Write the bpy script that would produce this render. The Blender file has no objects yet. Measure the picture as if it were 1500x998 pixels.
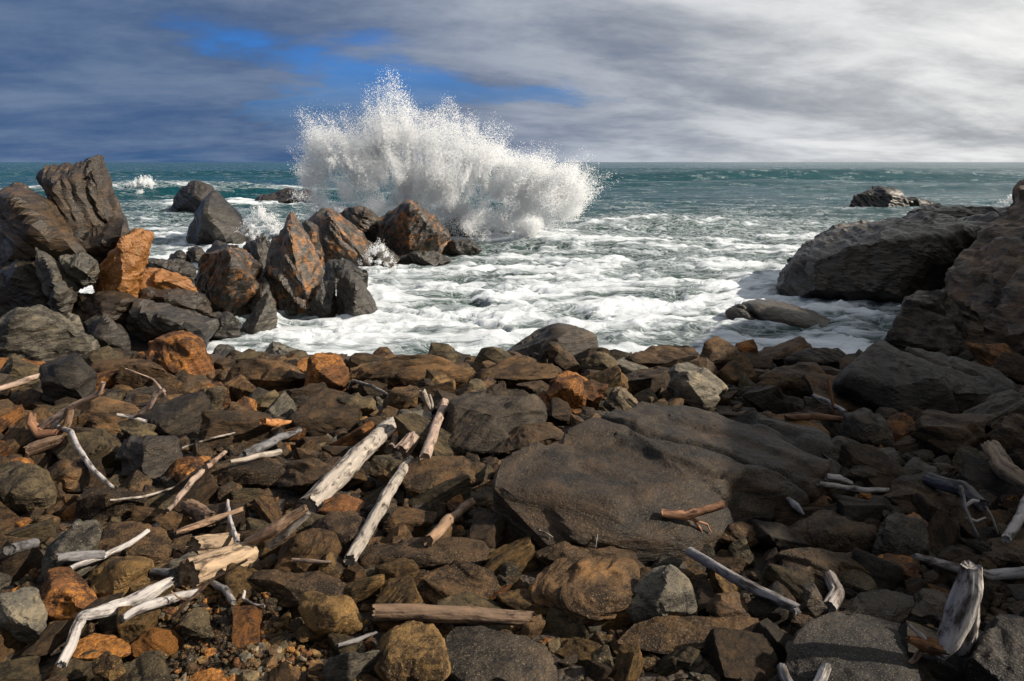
import bpy, bmesh, math, random
import numpy as np
from mathutils import Vector, Matrix

random.seed(7)
np.random.seed(7)
SC = bpy.context.scene
COL = SC.collection
rad = math.radians

# ------------------------------------------------------------------ camera
CAM_Z = 4.0                      # metres above the sea (sea level is z = 0)
PITCH = rad(14.65)
FPX = 1000.0                     # focal length in pixels of the 1500 px wide photograph
cd = bpy.data.cameras.new('camera')
cd.sensor_width = 36.0
cd.lens = 36.0 * FPX / 1500.0
cd.clip_start = 0.05
cd.clip_end = 90000.0
cam = bpy.data.objects.new('camera', cd)
COL.objects.link(cam)
cam.location = (0, 0, CAM_Z)
cam.rotation_euler = (rad(90) - PITCH, 0, rad(0.0))
SC.camera = cam

# ------------------------------------------------------------------ light
SUN_AZ = rad(95)                 # to the right of the viewing direction
SUN_EL = rad(33)
sun_dir = Vector((math.sin(SUN_AZ) * math.cos(SUN_EL), math.cos(SUN_AZ) * math.cos(SUN_EL), math.sin(SUN_EL)))
sd = bpy.data.lights.new('sun', 'SUN')
sd.energy = 5.0
sd.angle = rad(0.6)
sd.color = (1.0, 0.90, 0.76)
sun = bpy.data.objects.new('sun', sd)
COL.objects.link(sun)
sun.rotation_euler = sun_dir.to_track_quat('Z', 'Y').to_euler()
sun.location = (20, 8, 20)

SC.view_settings.view_transform = 'Standard'
SC.view_settings.look = 'None'
SC.view_settings.gamma = 1.0
SC.view_settings.exposure = 0.85
SC.view_settings.use_curve_mapping = False
SC.render.engine = 'CYCLES'
SC.cycles.use_denoising = True
SC.cycles.max_bounces = 10
SC.cycles.diffuse_bounces = 6
SC.cycles.transmission_bounces = 8


SKYX, SKYY = 9.60, 5.78


class NT:
    """small helper to write node trees"""
    def __init__(self, tree):
        self.t = tree
        self.n = tree.nodes
        self.n.clear()

    def new(self, typ, **kw):
        nd = self.n.new(typ)
        for k, v in kw.items():
            setattr(nd, k, v)
        return nd

    def link(self, a, b):
        self.t.links.new(a, b)

    def put(self, sock, v):
        if isinstance(v, bpy.types.NodeSocket):
            self.link(v, sock)
        elif v is not None:
            sock.default_value = v

    def math(self, op, a, b=None, c=None, clamp=False):
        nd = self.new('ShaderNodeMath', operation=op, use_clamp=clamp)
        self.put(nd.inputs[0], a)
        self.put(nd.inputs[1], b)
        self.put(nd.inputs[2], c)
        return nd.outputs[0]

    def vmath(self, op, a, b=None):
        nd = self.new('ShaderNodeVectorMath', operation=op)
        self.put(nd.inputs[0], a)
        self.put(nd.inputs[1], b)
        return nd.outputs['Value'] if op in ('DOT_PRODUCT', 'LENGTH') else nd.outputs[0]

    def noise(self, vec, scale, detail=5, rough=0.55, dist=0.0, lac=2.0):
        nd = self.new('ShaderNodeTexNoise')
        self.put(nd.inputs['Vector'], vec)
        nd.inputs['Scale'].default_value = scale
        nd.inputs['Detail'].default_value = detail
        nd.inputs['Roughness'].default_value = rough
        nd.inputs['Distortion'].default_value = dist
        nd.inputs['Lacunarity'].default_value = lac
        return nd.outputs[0]

    def smooth(self, x, a, b, lo=0.0, hi=1.0):
        nd = self.new('ShaderNodeMapRange', interpolation_type='SMOOTHSTEP')
        self.put(nd.inputs[0], x)
        for i, v in enumerate((a, b, lo, hi)):
            self.put(nd.inputs[1 + i], v)
        return nd.outputs[0]

    def mix(self, f, a, b, blend='MIX'):
        nd = self.new('ShaderNodeMix', data_type='RGBA', blend_type=blend)
        self.put(nd.inputs[0], f)
        for s, v in ((nd.inputs[6], a), (nd.inputs[7], b)):
            if isinstance(v, tuple) and len(v) == 3:
                v = v + (1.0,)
            self.put(s, v)
        return nd.outputs[2]

    def mapping(self, vec, scale=(1, 1, 1), rot=(0, 0, 0), loc=(0, 0, 0)):
        nd = self.new('ShaderNodeMapping')
        self.put(nd.inputs[0], vec)
        nd.inputs['Location'].default_value = loc
        nd.inputs['Rotation'].default_value = rot
        nd.inputs['Scale'].default_value = scale
        return nd.outputs[0]

    def bump(self, h, strength, dist, nrm=None):
        nd = self.new('ShaderNodeBump')
        nd.inputs['Strength'].default_value = strength
        nd.inputs['Distance'].default_value = dist
        self.put(nd.inputs['Height'], h)
        self.put(nd.inputs['Normal'], nrm)
        return nd.outputs[0]


# ------------------------------------------------------------------ sky (world): clear sky seen through a broken cloud layer
world = bpy.data.worlds.new('World')
SC.world = world
world.use_nodes = True
w = NT(world.node_tree)
tc = w.new('ShaderNodeTexCoord').outputs['Generated']
sky = w.new('ShaderNodeTexSky', sky_type='NISHITA', sun_disc=False)
sky.sun_elevation = SUN_EL
sky.sun_rotation = SUN_AZ
sky.air_density = 1.0
sky.dust_density = 0.3
sky.ozone_density = 3.0
sep = w.new('ShaderNodeSeparateXYZ')
w.link(tc, sep.inputs[0])
zc = w.math('MAXIMUM', sep.outputs[2], 0.0)
den = w.math('ADD', zc, 0.20)
px_ = w.math('DIVIDE', sep.outputs[0], den)
py_ = w.math('DIVIDE', sep.outputs[1], den)
cmb = w.new('ShaderNodeCombineXYZ')
w.link(px_, cmb.inputs[0])
w.link(py_, cmb.inputs[1])
layer = w.mapping(cmb.outputs[0], scale=(0.50, 0.62, 1), rot=(0, 0, rad(-20)), loc=(SKYX, SKYY, 0))
c1 = w.noise(layer, 0.85, 7, 0.52, 0.2)
c2 = w.noise(w.mapping(layer, scale=(1, 1.15, 1), loc=(7.7, 3.3, 0)), 2.4, 10, 0.62, 0.2)
toward = w.vmath('DOT_PRODUCT', tc, tuple(sun_dir))          # cosine of the angle to the sun
glow = w.math('POWER', w.smooth(toward, -0.55, 0.56), 1.5)
cover = w.math('ADD', w.math('ADD', c1, w.math('MULTIPLY', w.math('SUBTRACT', c2, 0.5), 0.30)), w.math('MULTIPLY', glow, 0.10))
mask = w.smooth(cover, 0.30, 0.40)
lowband = w.smooth(zc, 0.03, 0.17, 1.0, 0.0)                 # near the horizon the line of sight crosses more cloud
mask = w.math('MAXIMUM', mask, w.math('MULTIPLY', lowband, 0.95))
shade = w.math('ADD', w.math('MULTIPLY', w.smooth(c2, 0.30, 0.70), 0.62), w.math('MULTIPLY', w.smooth(c1, 0.35, 0.70), 0.38))
cl_dark = w.mix(glow, (0.028, 0.082, 0.215), (0.35, 0.37, 0.395))
cl_lite = w.mix(glow, (0.185, 0.255, 0.375), (1.12, 1.11, 1.08))
cloud = w.mix(shade, cl_dark, cl_lite)
cloud10 = w.vmath('SCALE', cloud)
cloud10.node.inputs['Scale'].default_value = 10.0
blue = w.mix(1.0, sky.outputs[0], (0.20, 0.55, 1.15), 'MULTIPLY')
skycol = w.mix(mask, blue, cloud10)
bg = w.new('ShaderNodeBackground')
w.link(skycol, bg.inputs[0])
bg.inputs[1].default_value = 0.055
wo = w.new('ShaderNodeOutputWorld')
w.link(bg.outputs[0], wo.inputs[0])


# ------------------------------------------------------------------ numpy noise
_P = np.random.RandomState(3).permutation(256).astype(np.int64)
_P = np.concatenate([_P, _P, _P])
_G = np.random.RandomState(4).normal(size=(256, 3))
_G /= np.linalg.norm(_G, axis=1)[:, None]


def gnoise(p):
    p = np.asarray(p, dtype=np.float64)
    i = np.floor(p).astype(np.int64)
    f = p - i
    u = f * f * f * (f * (f * 6 - 15) + 10)
    i &= 255
    X, Y, Z = i[:, 0], i[:, 1], i[:, 2]
    out = 0
    for dx in (0, 1):
        wx = u[:, 0] if dx else 1 - u[:, 0]
        a = _P[X + dx]
        for dy in (0, 1):
            wy = u[:, 1] if dy else 1 - u[:, 1]
            b = _P[a + Y + dy]
            for dz in (0, 1):
                wz = u[:, 2] if dz else 1 - u[:, 2]
                g = _G[_P[b + Z + dz] & 255]
                out = out + wx * wy * wz * (g[:, 0] * (f[:, 0] - dx) + g[:, 1] * (f[:, 1] - dy) + g[:, 2] * (f[:, 2] - dz))
    return out * 1.5


def fbm(p, octv=4, rough=0.5, lac=2.03):
    p = np.asarray(p, dtype=np.float64)
    a, s, out = 1.0, 0.0, 0
    for k in range(octv):
        out = out + a * gnoise(p * lac ** k + k * 17.3)
        s += a
        a *= rough
    return out / s


def ridged(p, octv=4, rough=0.5, lac=2.1):
    a, s, out = 1.0, 0.0, 0
    for k in range(octv):
        out = out + a * (1 - 2 * np.abs(gnoise(p * lac ** k + k * 11.1)))
        s += a
        a *= rough
    return out / s


def sstep(x, a, b):
    t = np.clip((x - a) / (b - a), 0, 1)
    return t * t * (3 - 2 * t)


# ------------------------------------------------------------------ picking: photo pixel -> ray -> place on what it touches
CP, SP = math.cos(PITCH), math.sin(PITCH)


def ray(u, v):
    a, b = (u - 750.0) / FPX, (499.0 - v) / FPX
    return np.array((a, CP + b * SP, -SP + b * CP))


def beach(y):
    """mean height of the beach at a distance y from the camera"""
    return 2.45 - 0.16 * y


def on_beach(u, v, h=0.0):
    d = ray(u, v)
    t = (2.45 + h - CAM_Z) / (d[2] + 0.16 * d[1])
    return np.array((0, 0, CAM_Z)) + d * t


def on_sea(u, v):
    d = ray(u, v)
    t = -CAM_Z / d[2]
    return np.array((0, 0, CAM_Z)) + d * t


def at_y(u, v, y):
    d = ray(u, v)
    return np.array((0, 0, CAM_Z)) + d * (y / d[1])


# ------------------------------------------------------------------ mesh helpers
def raw_mesh(name, verts, faces, smooth=True, crisp=0):
    verts = np.asarray(verts, dtype=np.float32)
    faces = np.asarray(faces, dtype=np.int32)
    k = faces.shape[1]
    me = bpy.data.meshes.new(name)
    me.vertices.add(len(verts))
    me.vertices.foreach_set('co', verts.ravel())
    me.loops.add(faces.size)
    me.loops.foreach_set('vertex_index', faces.ravel())
    me.polygons.add(len(faces))
    me.polygons.foreach_set('loop_start', np.arange(0, faces.size, k, dtype=np.int32))
    me.polygons.foreach_set('use_smooth', np.full(len(faces), smooth, dtype=bool))
    me.update(calc_edges=True)
    if crisp:
        me.set_sharp_from_angle(angle=rad(crisp))
    return me


def point_colour(me, name, rgb):
    at = me.color_attributes.new(name, 'FLOAT_COLOR', 'POINT')
    rgba = np.ones((len(me.vertices), 4), dtype=np.float32)
    rgba[:, :rgb.shape[1]] = rgb
    at.data.foreach_set('color', rgba.ravel())


def point_float(me, name, val):
    at = me.attributes.new(name, 'FLOAT', 'POINT')
    at.data.foreach_set('value', np.asarray(val, dtype=np.float32))


def link(name, me, mat=None, loc=(0, 0, 0), parent=None, **props):
    o = bpy.data.objects.new(name, me)
    COL.objects.link(o)
    o.location = loc
    if mat is not None and me is not None and not me.materials:
        me.materials.append(mat)
    if parent is not None:
        o.parent = parent
    for k, v in props.items():
        o[k] = v
    return o


_ICO = {}


def ico(sub):
    if sub not in _ICO:
        bm = bmesh.new()
        bmesh.ops.create_icosphere(bm, subdivisions=sub, radius=1.0)
        v = np.array([x.co[:] for x in bm.verts])
        f = np.array([[q.index for q in x.verts] for x in bm.faces], dtype=np.int32)
        bm.free()
        v /= np.linalg.norm(v, axis=1)[:, None]
        _ICO[sub] = (v, f)
    return _ICO[sub]


def vnormals(v, f):
    a, b, c = v[f[:, 0]], v[f[:, 1]], v[f[:, 2]]
    n = np.cross(b - a, c - a)
    out = np.zeros_like(v)
    for k in range(3):
        np.add.at(out, f[:, k], n)
    return out / (np.linalg.norm(out, axis=1)[:, None] + 1e-12)


def hull_planes(pts):
    bm = bmesh.new()
    for p in pts:
        bm.verts.new(p)
    bmesh.ops.convex_hull(bm, input=bm.verts[:])
    pl = []
    for f in bm.faces:
        f.normal_update()
        if f.calc_area() > 1e-9:
            pl.append((np.array(f.normal[:]), float(f.normal.dot(f.verts[0].co))))
    bm.free()
    return pl


def rock_surface(pts, sub, seed, sharp=140, chips=4, rough=1.0, blocks=14, joints=3, layers=1.0, axis=None, cracks=0, foot=None):
    """an angular stone: the hull of pts with chipped corners, then weathered relief on it"""
    rs = np.random.RandomState(seed)
    pts = np.asarray(pts, dtype=np.float64)
    lo, hi = pts.min(0), pts.max(0)
    ext = np.maximum(hi - lo, 1e-3)
    q = (pts - (lo + hi) / 2) / (ext / 2)
    cen = q.mean(0)
    q = q - cen
    pl = hull_planes([tuple(x) for x in q])
    N = np.array([n for n, d in pl])
    D = np.array([d for n, d in pl])
    sg = np.where(D < 0, -1.0, 1.0)
    N, D = N * sg[:, None], np.maximum(D * sg, 0.02)
    cn = rs.normal(size=(chips, 3))
    cn /= np.linalg.norm(cn, axis=1)[:, None]
    cdist = (q @ cn.T).max(0) * rs.uniform(0.80, 0.96, chips)
    if joints:
        # breaks along a set of joints: a few big flat faces
        jq, _ = np.linalg.qr(rs.normal(size=(3, 3)) if axis is None else np.column_stack([np.asarray(axis, float) * (ext / 2) + 1e-3, rs.normal(size=(3, 2))]))
        jn = []
        for c in range(joints):
            m = jq[:, c % 3] * rs.choice((-1, 1)) + rs.normal(size=3) * 0.22
            jn.append(m / np.linalg.norm(m))
        jn = np.array(jn)
        cn = np.vstack([cn, jn])
        cdist = np.concatenate([cdist, (q @ jn.T).max(0) * rs.uniform(0.58, 0.82, joints)])
    N = np.vstack([N, cn])
    D = np.concatenate([D, np.maximum(cdist, 0.05)])
    d, f = ico(sub)
    s = np.maximum(d @ N.T, 0) / D[None, :]
    mx = s.max(1)
    r = 1.0 / (mx * ((s / mx[:, None]) ** sharp).sum(1) ** (1.0 / sharp))
    v = (d * r[:, None] + cen) * (ext / 2) + (lo + hi) / 2
    n = vnormals(v, f)
    size = float(np.prod(ext) ** (1 / 3))
    if size > 0.6:
        size = 0.6 * (size / 0.6) ** 0.62            # relief does not grow as fast as the stone
    off = rs.uniform(0, 90, 3)
    if axis is None:
        axis = rs.normal(size=3)
    axis = np.asarray(axis, dtype=np.float64)
    axis /= np.linalg.norm(axis)
    k = 1.0 / size
    warp = np.stack([fbm(v * k * 1.9 + off + 13 * j, 3) for j in range(3)], 1) * size
    disp = rough * (0.022 * fbm(v * k * 1.3 + off, 3) + 0.034 * fbm(v * k * 5 + off, 4, 0.62))
    # broken faces: the surface falls into blocks, each with its own step and tilt
    span = (v.max(0) - v.min(0))
    for cnt, amp, wq in ((int(blocks), 0.115, 0.10), (int(blocks * 4.5), 0.060, 0.06)):
        if cnt < 2:
            continue
        sd_ = v[rs.randint(len(v), size=cnt)] + rs.normal(size=(cnt, 3)) * 0.05 * span
        vv = v + warp * wq
        vv = vv + np.outer(vv @ axis, axis) * 0.9
        s2 = sd_ + np.outer(sd_ @ axis, axis) * 0.9
        d2 = ((vv[:, None, :] - s2[None]) ** 2).sum(2)
        tilt = rs.normal(size=(cnt, 3)) * 0.20 * k
        step = rs.uniform(-1, 1, cnt) * 0.55
        gap = 2.2 * math.sqrt(float(np.prod(span) ** (2 / 3)) * 4.0 / len(v))       # edges no finer than the mesh
        two = np.argpartition(d2, 1, axis=1)[:, :2]
        rr = np.arange(len(v))
        da, db = np.sqrt(d2[rr, two[:, 0]]), np.sqrt(d2[rr, two[:, 1]])
        wa = 1 / (1 + np.exp(np.clip((da - db) / (0.5 * gap), -40, 40)))
        val = 0
        for ww, ci in ((wa, two[:, 0]), (1 - wa, two[:, 1])):
            val = val + ww * (step[ci] + ((v - sd_[ci]) * tilt[ci]).sum(1))
        disp += layers ** 0.3 * amp * val
    lay = v + np.outer(v @ axis, axis) * 5.5
    st = fbm(lay * k * 1.7 + off + 31, 4, 0.62)
    disp += layers * (0.044 * st + 0.020 * (np.abs(((v @ axis) * k * 6 + 1.4 * fbm(v * k * 1.6 + off, 2)) % 1 - 0.5) - 0.25))
    for c in range(cracks):
        m = rs.normal(size=3)
        m = m - axis * (m @ axis) * 0.2 if c % 2 else axis + 0.35 * rs.normal(size=3)
        m /= np.linalg.norm(m)
        dist = np.abs((v - v.mean(0)) @ m - rs.uniform(-0.3, 0.3) * (span @ np.abs(m)) + 0.10 * size * fbm(v * k * 2 + off + c, 3))
        disp -= 0.06 * np.exp(-(dist / (0.035 * size)) ** 2)
    v = v + n * (disp * size)[:, None]
    return v, f


# ------------------------------------------------------------------ materials
def rock_material(name, stone_attr=False):
    m = bpy.data.materials.new(name)
    m.use_nodes = True
    t = NT(m.node_tree)
    co = t.new('ShaderNodeTexCoord').outputs['Object']
    oi = t.new('ShaderNodeObjectInfo')
    if stone_attr:
        at = t.new('ShaderNodeAttribute', attribute_name='stone')
        base, rustamt = at.outputs['Color'], at.outputs['Alpha']
        vec = co
        wet = 0.12
        pale = 0.25
    else:
        base, rustamt = oi.outputs['Color'], oi.outputs['Alpha']
        sc_ = t.vmath('SCALE', (13.0, 7.0, 29.0))
        t.put(sc_.node.inputs['Scale'], oi.outputs['Random'])
        vec = t.vmath('ADD', co, sc_)
        wet = t.new('ShaderNodeAttribute', attribute_type='OBJECT', attribute_name='wet').outputs['Fac']
        pale = t.new('ShaderNodeAttribute', attribute_type='OBJECT', attribute_name='pale').outputs['Fac']
    big = t.noise(vec, 1.6, 6, 0.62, 0.6)
    mid = t.noise(t.mapping(vec, scale=(1, 1, 2.6), rot=(0.5, 0.35, 0)), 7.0, 7, 0.66, 0.3)
    vein = t.noise(t.mapping(vec, scale=(0.7, 0.7, 4.2), rot=(0.9, 0.5, 0.3)), 2.3, 8, 0.66, 0.25)
    fine = t.noise(vec, 42.0, 5, 0.7)
    grit = t.noise(vec, 150.0, 3, 0.7)
    dark = t.mix(1.0, base, (0.22, 0.21, 0.22), 'MULTIPLY')
    lite = t.mix(1.0, base, (1.9, 1.75, 1.5), 'MULTIPLY')
    tone = t.math('ADD', t.math('MULTIPLY', mid, 0.60), t.math('ADD', t.math('MULTIPLY', big, 0.55), t.math('MULTIPLY', fine, 0.42)))
    tone = t.math('ADD', t.math('SUBTRACT', tone, 0.285), t.math('MULTIPLY', t.math('SUBTRACT', vein, 0.5), 0.75))
    col = t.mix(t.smooth(tone, 0.40, 0.55), dark, base)
    col = t.mix(t.smooth(tone, 0.55, 0.70), col, lite)
    rz = t.noise(t.vmath('ADD', vec, (4.4, 9.1, 2.7)), 2.7, 6, 0.68, 0.8)
    rthr = t.math('SUBTRACT', 0.83, t.math('MULTIPLY', rustamt, 0.52))
    rmask = t.math('MULTIPLY', t.smooth(t.math('ADD', rz, t.math('MULTIPLY', t.math('SUBTRACT', fine, 0.5), 0.25)), rthr, t.math('ADD', rthr, 0.12)), 0.85)
    rcol = t.mix(t.smooth(fine, 0.35, 0.68), (0.085, 0.032, 0.010), (0.36, 0.145, 0.028))
    col = t.mix(rmask, col, rcol)
    # pale salt, quartz and lichen specks
    pz = t.noise(t.vmath('ADD', vec, (1.4, 5.1, 8.7)), 5.5, 6, 0.7, 0.4)
    pthr = t.math('SUBTRACT', 0.80, t.math('MULTIPLY', pale, 0.34))
    pm = t.math('MULTIPLY', t.smooth(pz, pthr, t.math('ADD', pthr, 0.12)), t.smooth(fine, 0.36, 0.6, 0.1, 0.75))
    col = t.mix(pm, col, (0.30, 0.29, 0.27))
    fl = t.math('MULTIPLY', t.smooth(grit, 0.57, 0.70), 0.75)  # mica flecks that also paint sunlit glints into the colour
    col = t.mix(fl, col, t.mix(0.5, lite, (0.42, 0.33, 0.19)))
    hgt = t.math('ADD', t.math('MULTIPLY', mid, 0.60), t.math('ADD', t.math('MULTIPLY', fine, 0.34), t.math('MULTIPLY', grit, 0.09)))
    nrm = t.bump(hgt, 1.0, 0.032, t.bump(vein, 0.8, 0.07))
    p = t.new('ShaderNodeBsdfPrincipled')
    t.link(col, p.inputs['Base Color'])
    t.link(nrm, p.inputs['Normal'])
    rgh = t.math('SUBTRACT', t.smooth(fine, 0.3, 0.7, 0.62, 0.85), t.math('MULTIPLY', wet, 0.42))
    t.put(p.inputs['Roughness'], rgh)
    t.put(p.inputs['Specular IOR Level'], t.math('ADD', 0.16, t.math('MULTIPLY', wet, 0.4)))
    o = t.new('ShaderNodeOutputMaterial')
    t.link(p.outputs[0], o.inputs[0])
    return m


M_ROCK = rock_material('weathered_rock')
M_RUBBLE = rock_material('loose_stone', True)


def wood_material():
    m = bpy.data.materials.new('driftwood')
    m.use_nodes = True
    t = NT(m.node_tree)
    oi = t.new('ShaderNodeObjectInfo')
    at = t.new('ShaderNodeAttribute', attribute_name='grain')       # x along the wood, y,z around it
    sc_ = t.vmath('SCALE', (13.0, 7.0, 29.0))
    t.put(sc_.node.inputs['Scale'], oi.outputs['Random'])
    vec = t.vmath('ADD', at.outputs['Vector'], sc_)
    g = t.noise(t.mapping(vec, scale=(2.2, 1, 1)), 15.0, 7, 0.68, 0.4)
    g2 = t.noise(t.mapping(vec, scale=(1.2, 1, 1)), 38.0, 4, 0.6, 0.2)
    b = t.noise(vec, 3.0, 5, 0.6, 0.5)
    base = oi.outputs['Color']
    dk = t.mix(1.0, base, (0.13, 0.105, 0.09), 'MULTIPLY')
    lt = t.mix(1.0, base, (1.35, 1.32, 1.28), 'MULTIPLY')
    col = t.mix(t.smooth(g, 0.38, 0.54), dk, base)
    col = t.mix(t.smooth(g2, 0.48, 0.68), col, lt)
    col = t.mix(t.math('MULTIPLY', t.smooth(b, 0.52, 0.70), 0.55), col, t.mix(1.0, base, (0.62, 0.44, 0.30), 'MULTIPLY'))
    hh = t.math('ADD', t.math('MULTIPLY', g, 0.7), t.math('MULTIPLY', g2, 0.3))
    p = t.new('ShaderNodeBsdfPrincipled')
    t.link(col, p.inputs['Base Color'])
    t.link(t.bump(hh, 1.0, 0.02), p.inputs['Normal'])
    p.inputs['Roughness'].default_value = 0.72
    p.inputs['Specular IOR Level'].default_value = 0.3
    o = t.new('ShaderNodeOutputMaterial')
    t.link(p.outputs[0], o.inputs[0])
    return m


M_WOOD = wood_material()

# ------------------------------------------------------------------ ground: the beach sheet, running down under the sea
def ground_z(x, y):
    base = 2.45 - 0.16 * y
    edge = 13.0 + 0.25 * np.sin(x * 0.9)
    base = np.where(y > edge, base - 0.55 * (y - edge), base)
    leftm = sstep(-x, 5.5, 8.0) * sstep(y, 11, 13) * (1 - sstep(y, 17, 21))
    base = np.where(leftm > 0, np.maximum(base, base * (1 - leftm) + 0.35 * leftm), base)
    rightm = sstep(x, 10.0, 13.0)
    base = base + rightm * 0.8
    return np.maximum(base, -2.5)


def build_ground():
    gx = np.concatenate([np.linspace(-400, -16, 14)[:-1], np.linspace(-16, 16, 181), np.linspace(16, 400, 14)[1:]])
    gy = np.concatenate([np.linspace(-60, -2, 12)[:-1], np.linspace(-2, 20, 141), np.linspace(20, 60, 10)[1:]])
    X, Y = np.meshgrid(gx, gy)
    p = np.stack([X.ravel(), Y.ravel(), np.zeros(X.size)], 1)
    z = ground_z(p[:, 0], p[:, 1])
    near = np.exp(-(np.maximum(np.abs(p[:, 0]) - 16, 0) / 10) ** 2)
    z = z + near * (0.10 * fbm(p * 0.6 + 5, 3) + 0.05 * fbm(p * 2.7, 3)) - 0.07
    z = np.where(p[:, 1] < -2, np.minimum(z, 2.9), z)
    p[:, 2] = z
    nx, ny = len(gx), len(gy)
    i = np.arange((ny - 1) * nx).reshape(ny - 1, nx)[:, :-1].ravel()
    f = np.stack([i, i + 1, i + 1 + nx, i + nx], 1)
    me = raw_mesh('beach_ground', p, f)
    m = bpy.data.materials.new('beach_grit')
    m.use_nodes = True
    t = NT(m.node_tree)
    co = t.new('ShaderNodeTexCoord').outputs['Object']
    v = t.new('ShaderNodeTexVoronoi')
    t.link(co, v.inputs['Vector'])
    v.inputs['Scale'].default_value = 34.0
    n = t.noise(co, 9.0, 6, 0.65)
    ns = t.noise(co, 60.0, 4, 0.65)
    sepc = t.new('ShaderNodeSeparateColor')
    t.link(v.outputs['Color'], sepc.inputs[0])
    col = t.mix(sepc.outputs[0], (0.012, 0.009, 0.006), (0.070, 0.044, 0.024))
    col = t.mix(t.smooth(n, 0.35, 0.65), t.mix(1.0, col, (0.4, 0.38, 0.36), 'MULTIPLY'), col)
    hh = t.math('SUBTRACT', t.math('MULTIPLY', ns, 0.3), v.outputs['Distance'])
    b = t.new('ShaderNodeBsdfPrincipled')
    t.link(col, b.inputs['Base Color'])
    b.inputs['Roughness'].default_value = 0.8
    t.link(t.bump(hh, 0.9, 0.02), b.inputs['Normal'])
    o = t.new('ShaderNodeOutputMaterial')
    t.link(b.outputs[0], o.inputs[0])
    return link('beach_ground', me, m, kind='structure', label='dark gritty beach sloping down to the surf')


GROUND = build_ground()


# ------------------------------------------------------------------ sea
def foam_cover(x, y):
    """how much foam lies on the water, from the surf at the rocks out to the open sea (1 = closed)"""
    q = np.stack([x * 0.05, y * 0.028, np.zeros_like(x)], 1)
    wob = fbm(q + 3.3, 3)
    e = y * (1 + 0.30 * wob) + 0.10 * np.maximum(x, 0)
    c = 0.68 - 0.15 * sstep(e, 19, 36) - 0.58 * sstep(e, 30, 60)
    # surf between and behind the rocks on the left
    left = sstep(-x, 0.18 * y, 0.34 * y)
    c = np.maximum(c, left * (0.60 - 0.45 * sstep(y, 30, 55) - 0.2 * sstep(y, 55, 85)))
    # the foot of the breaking wave
    c = np.maximum(c, 0.85 * np.exp(-(((x + 0.5) / 7.0) ** 2 + ((y - 35) / 5.0) ** 2)))
    return c


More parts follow.
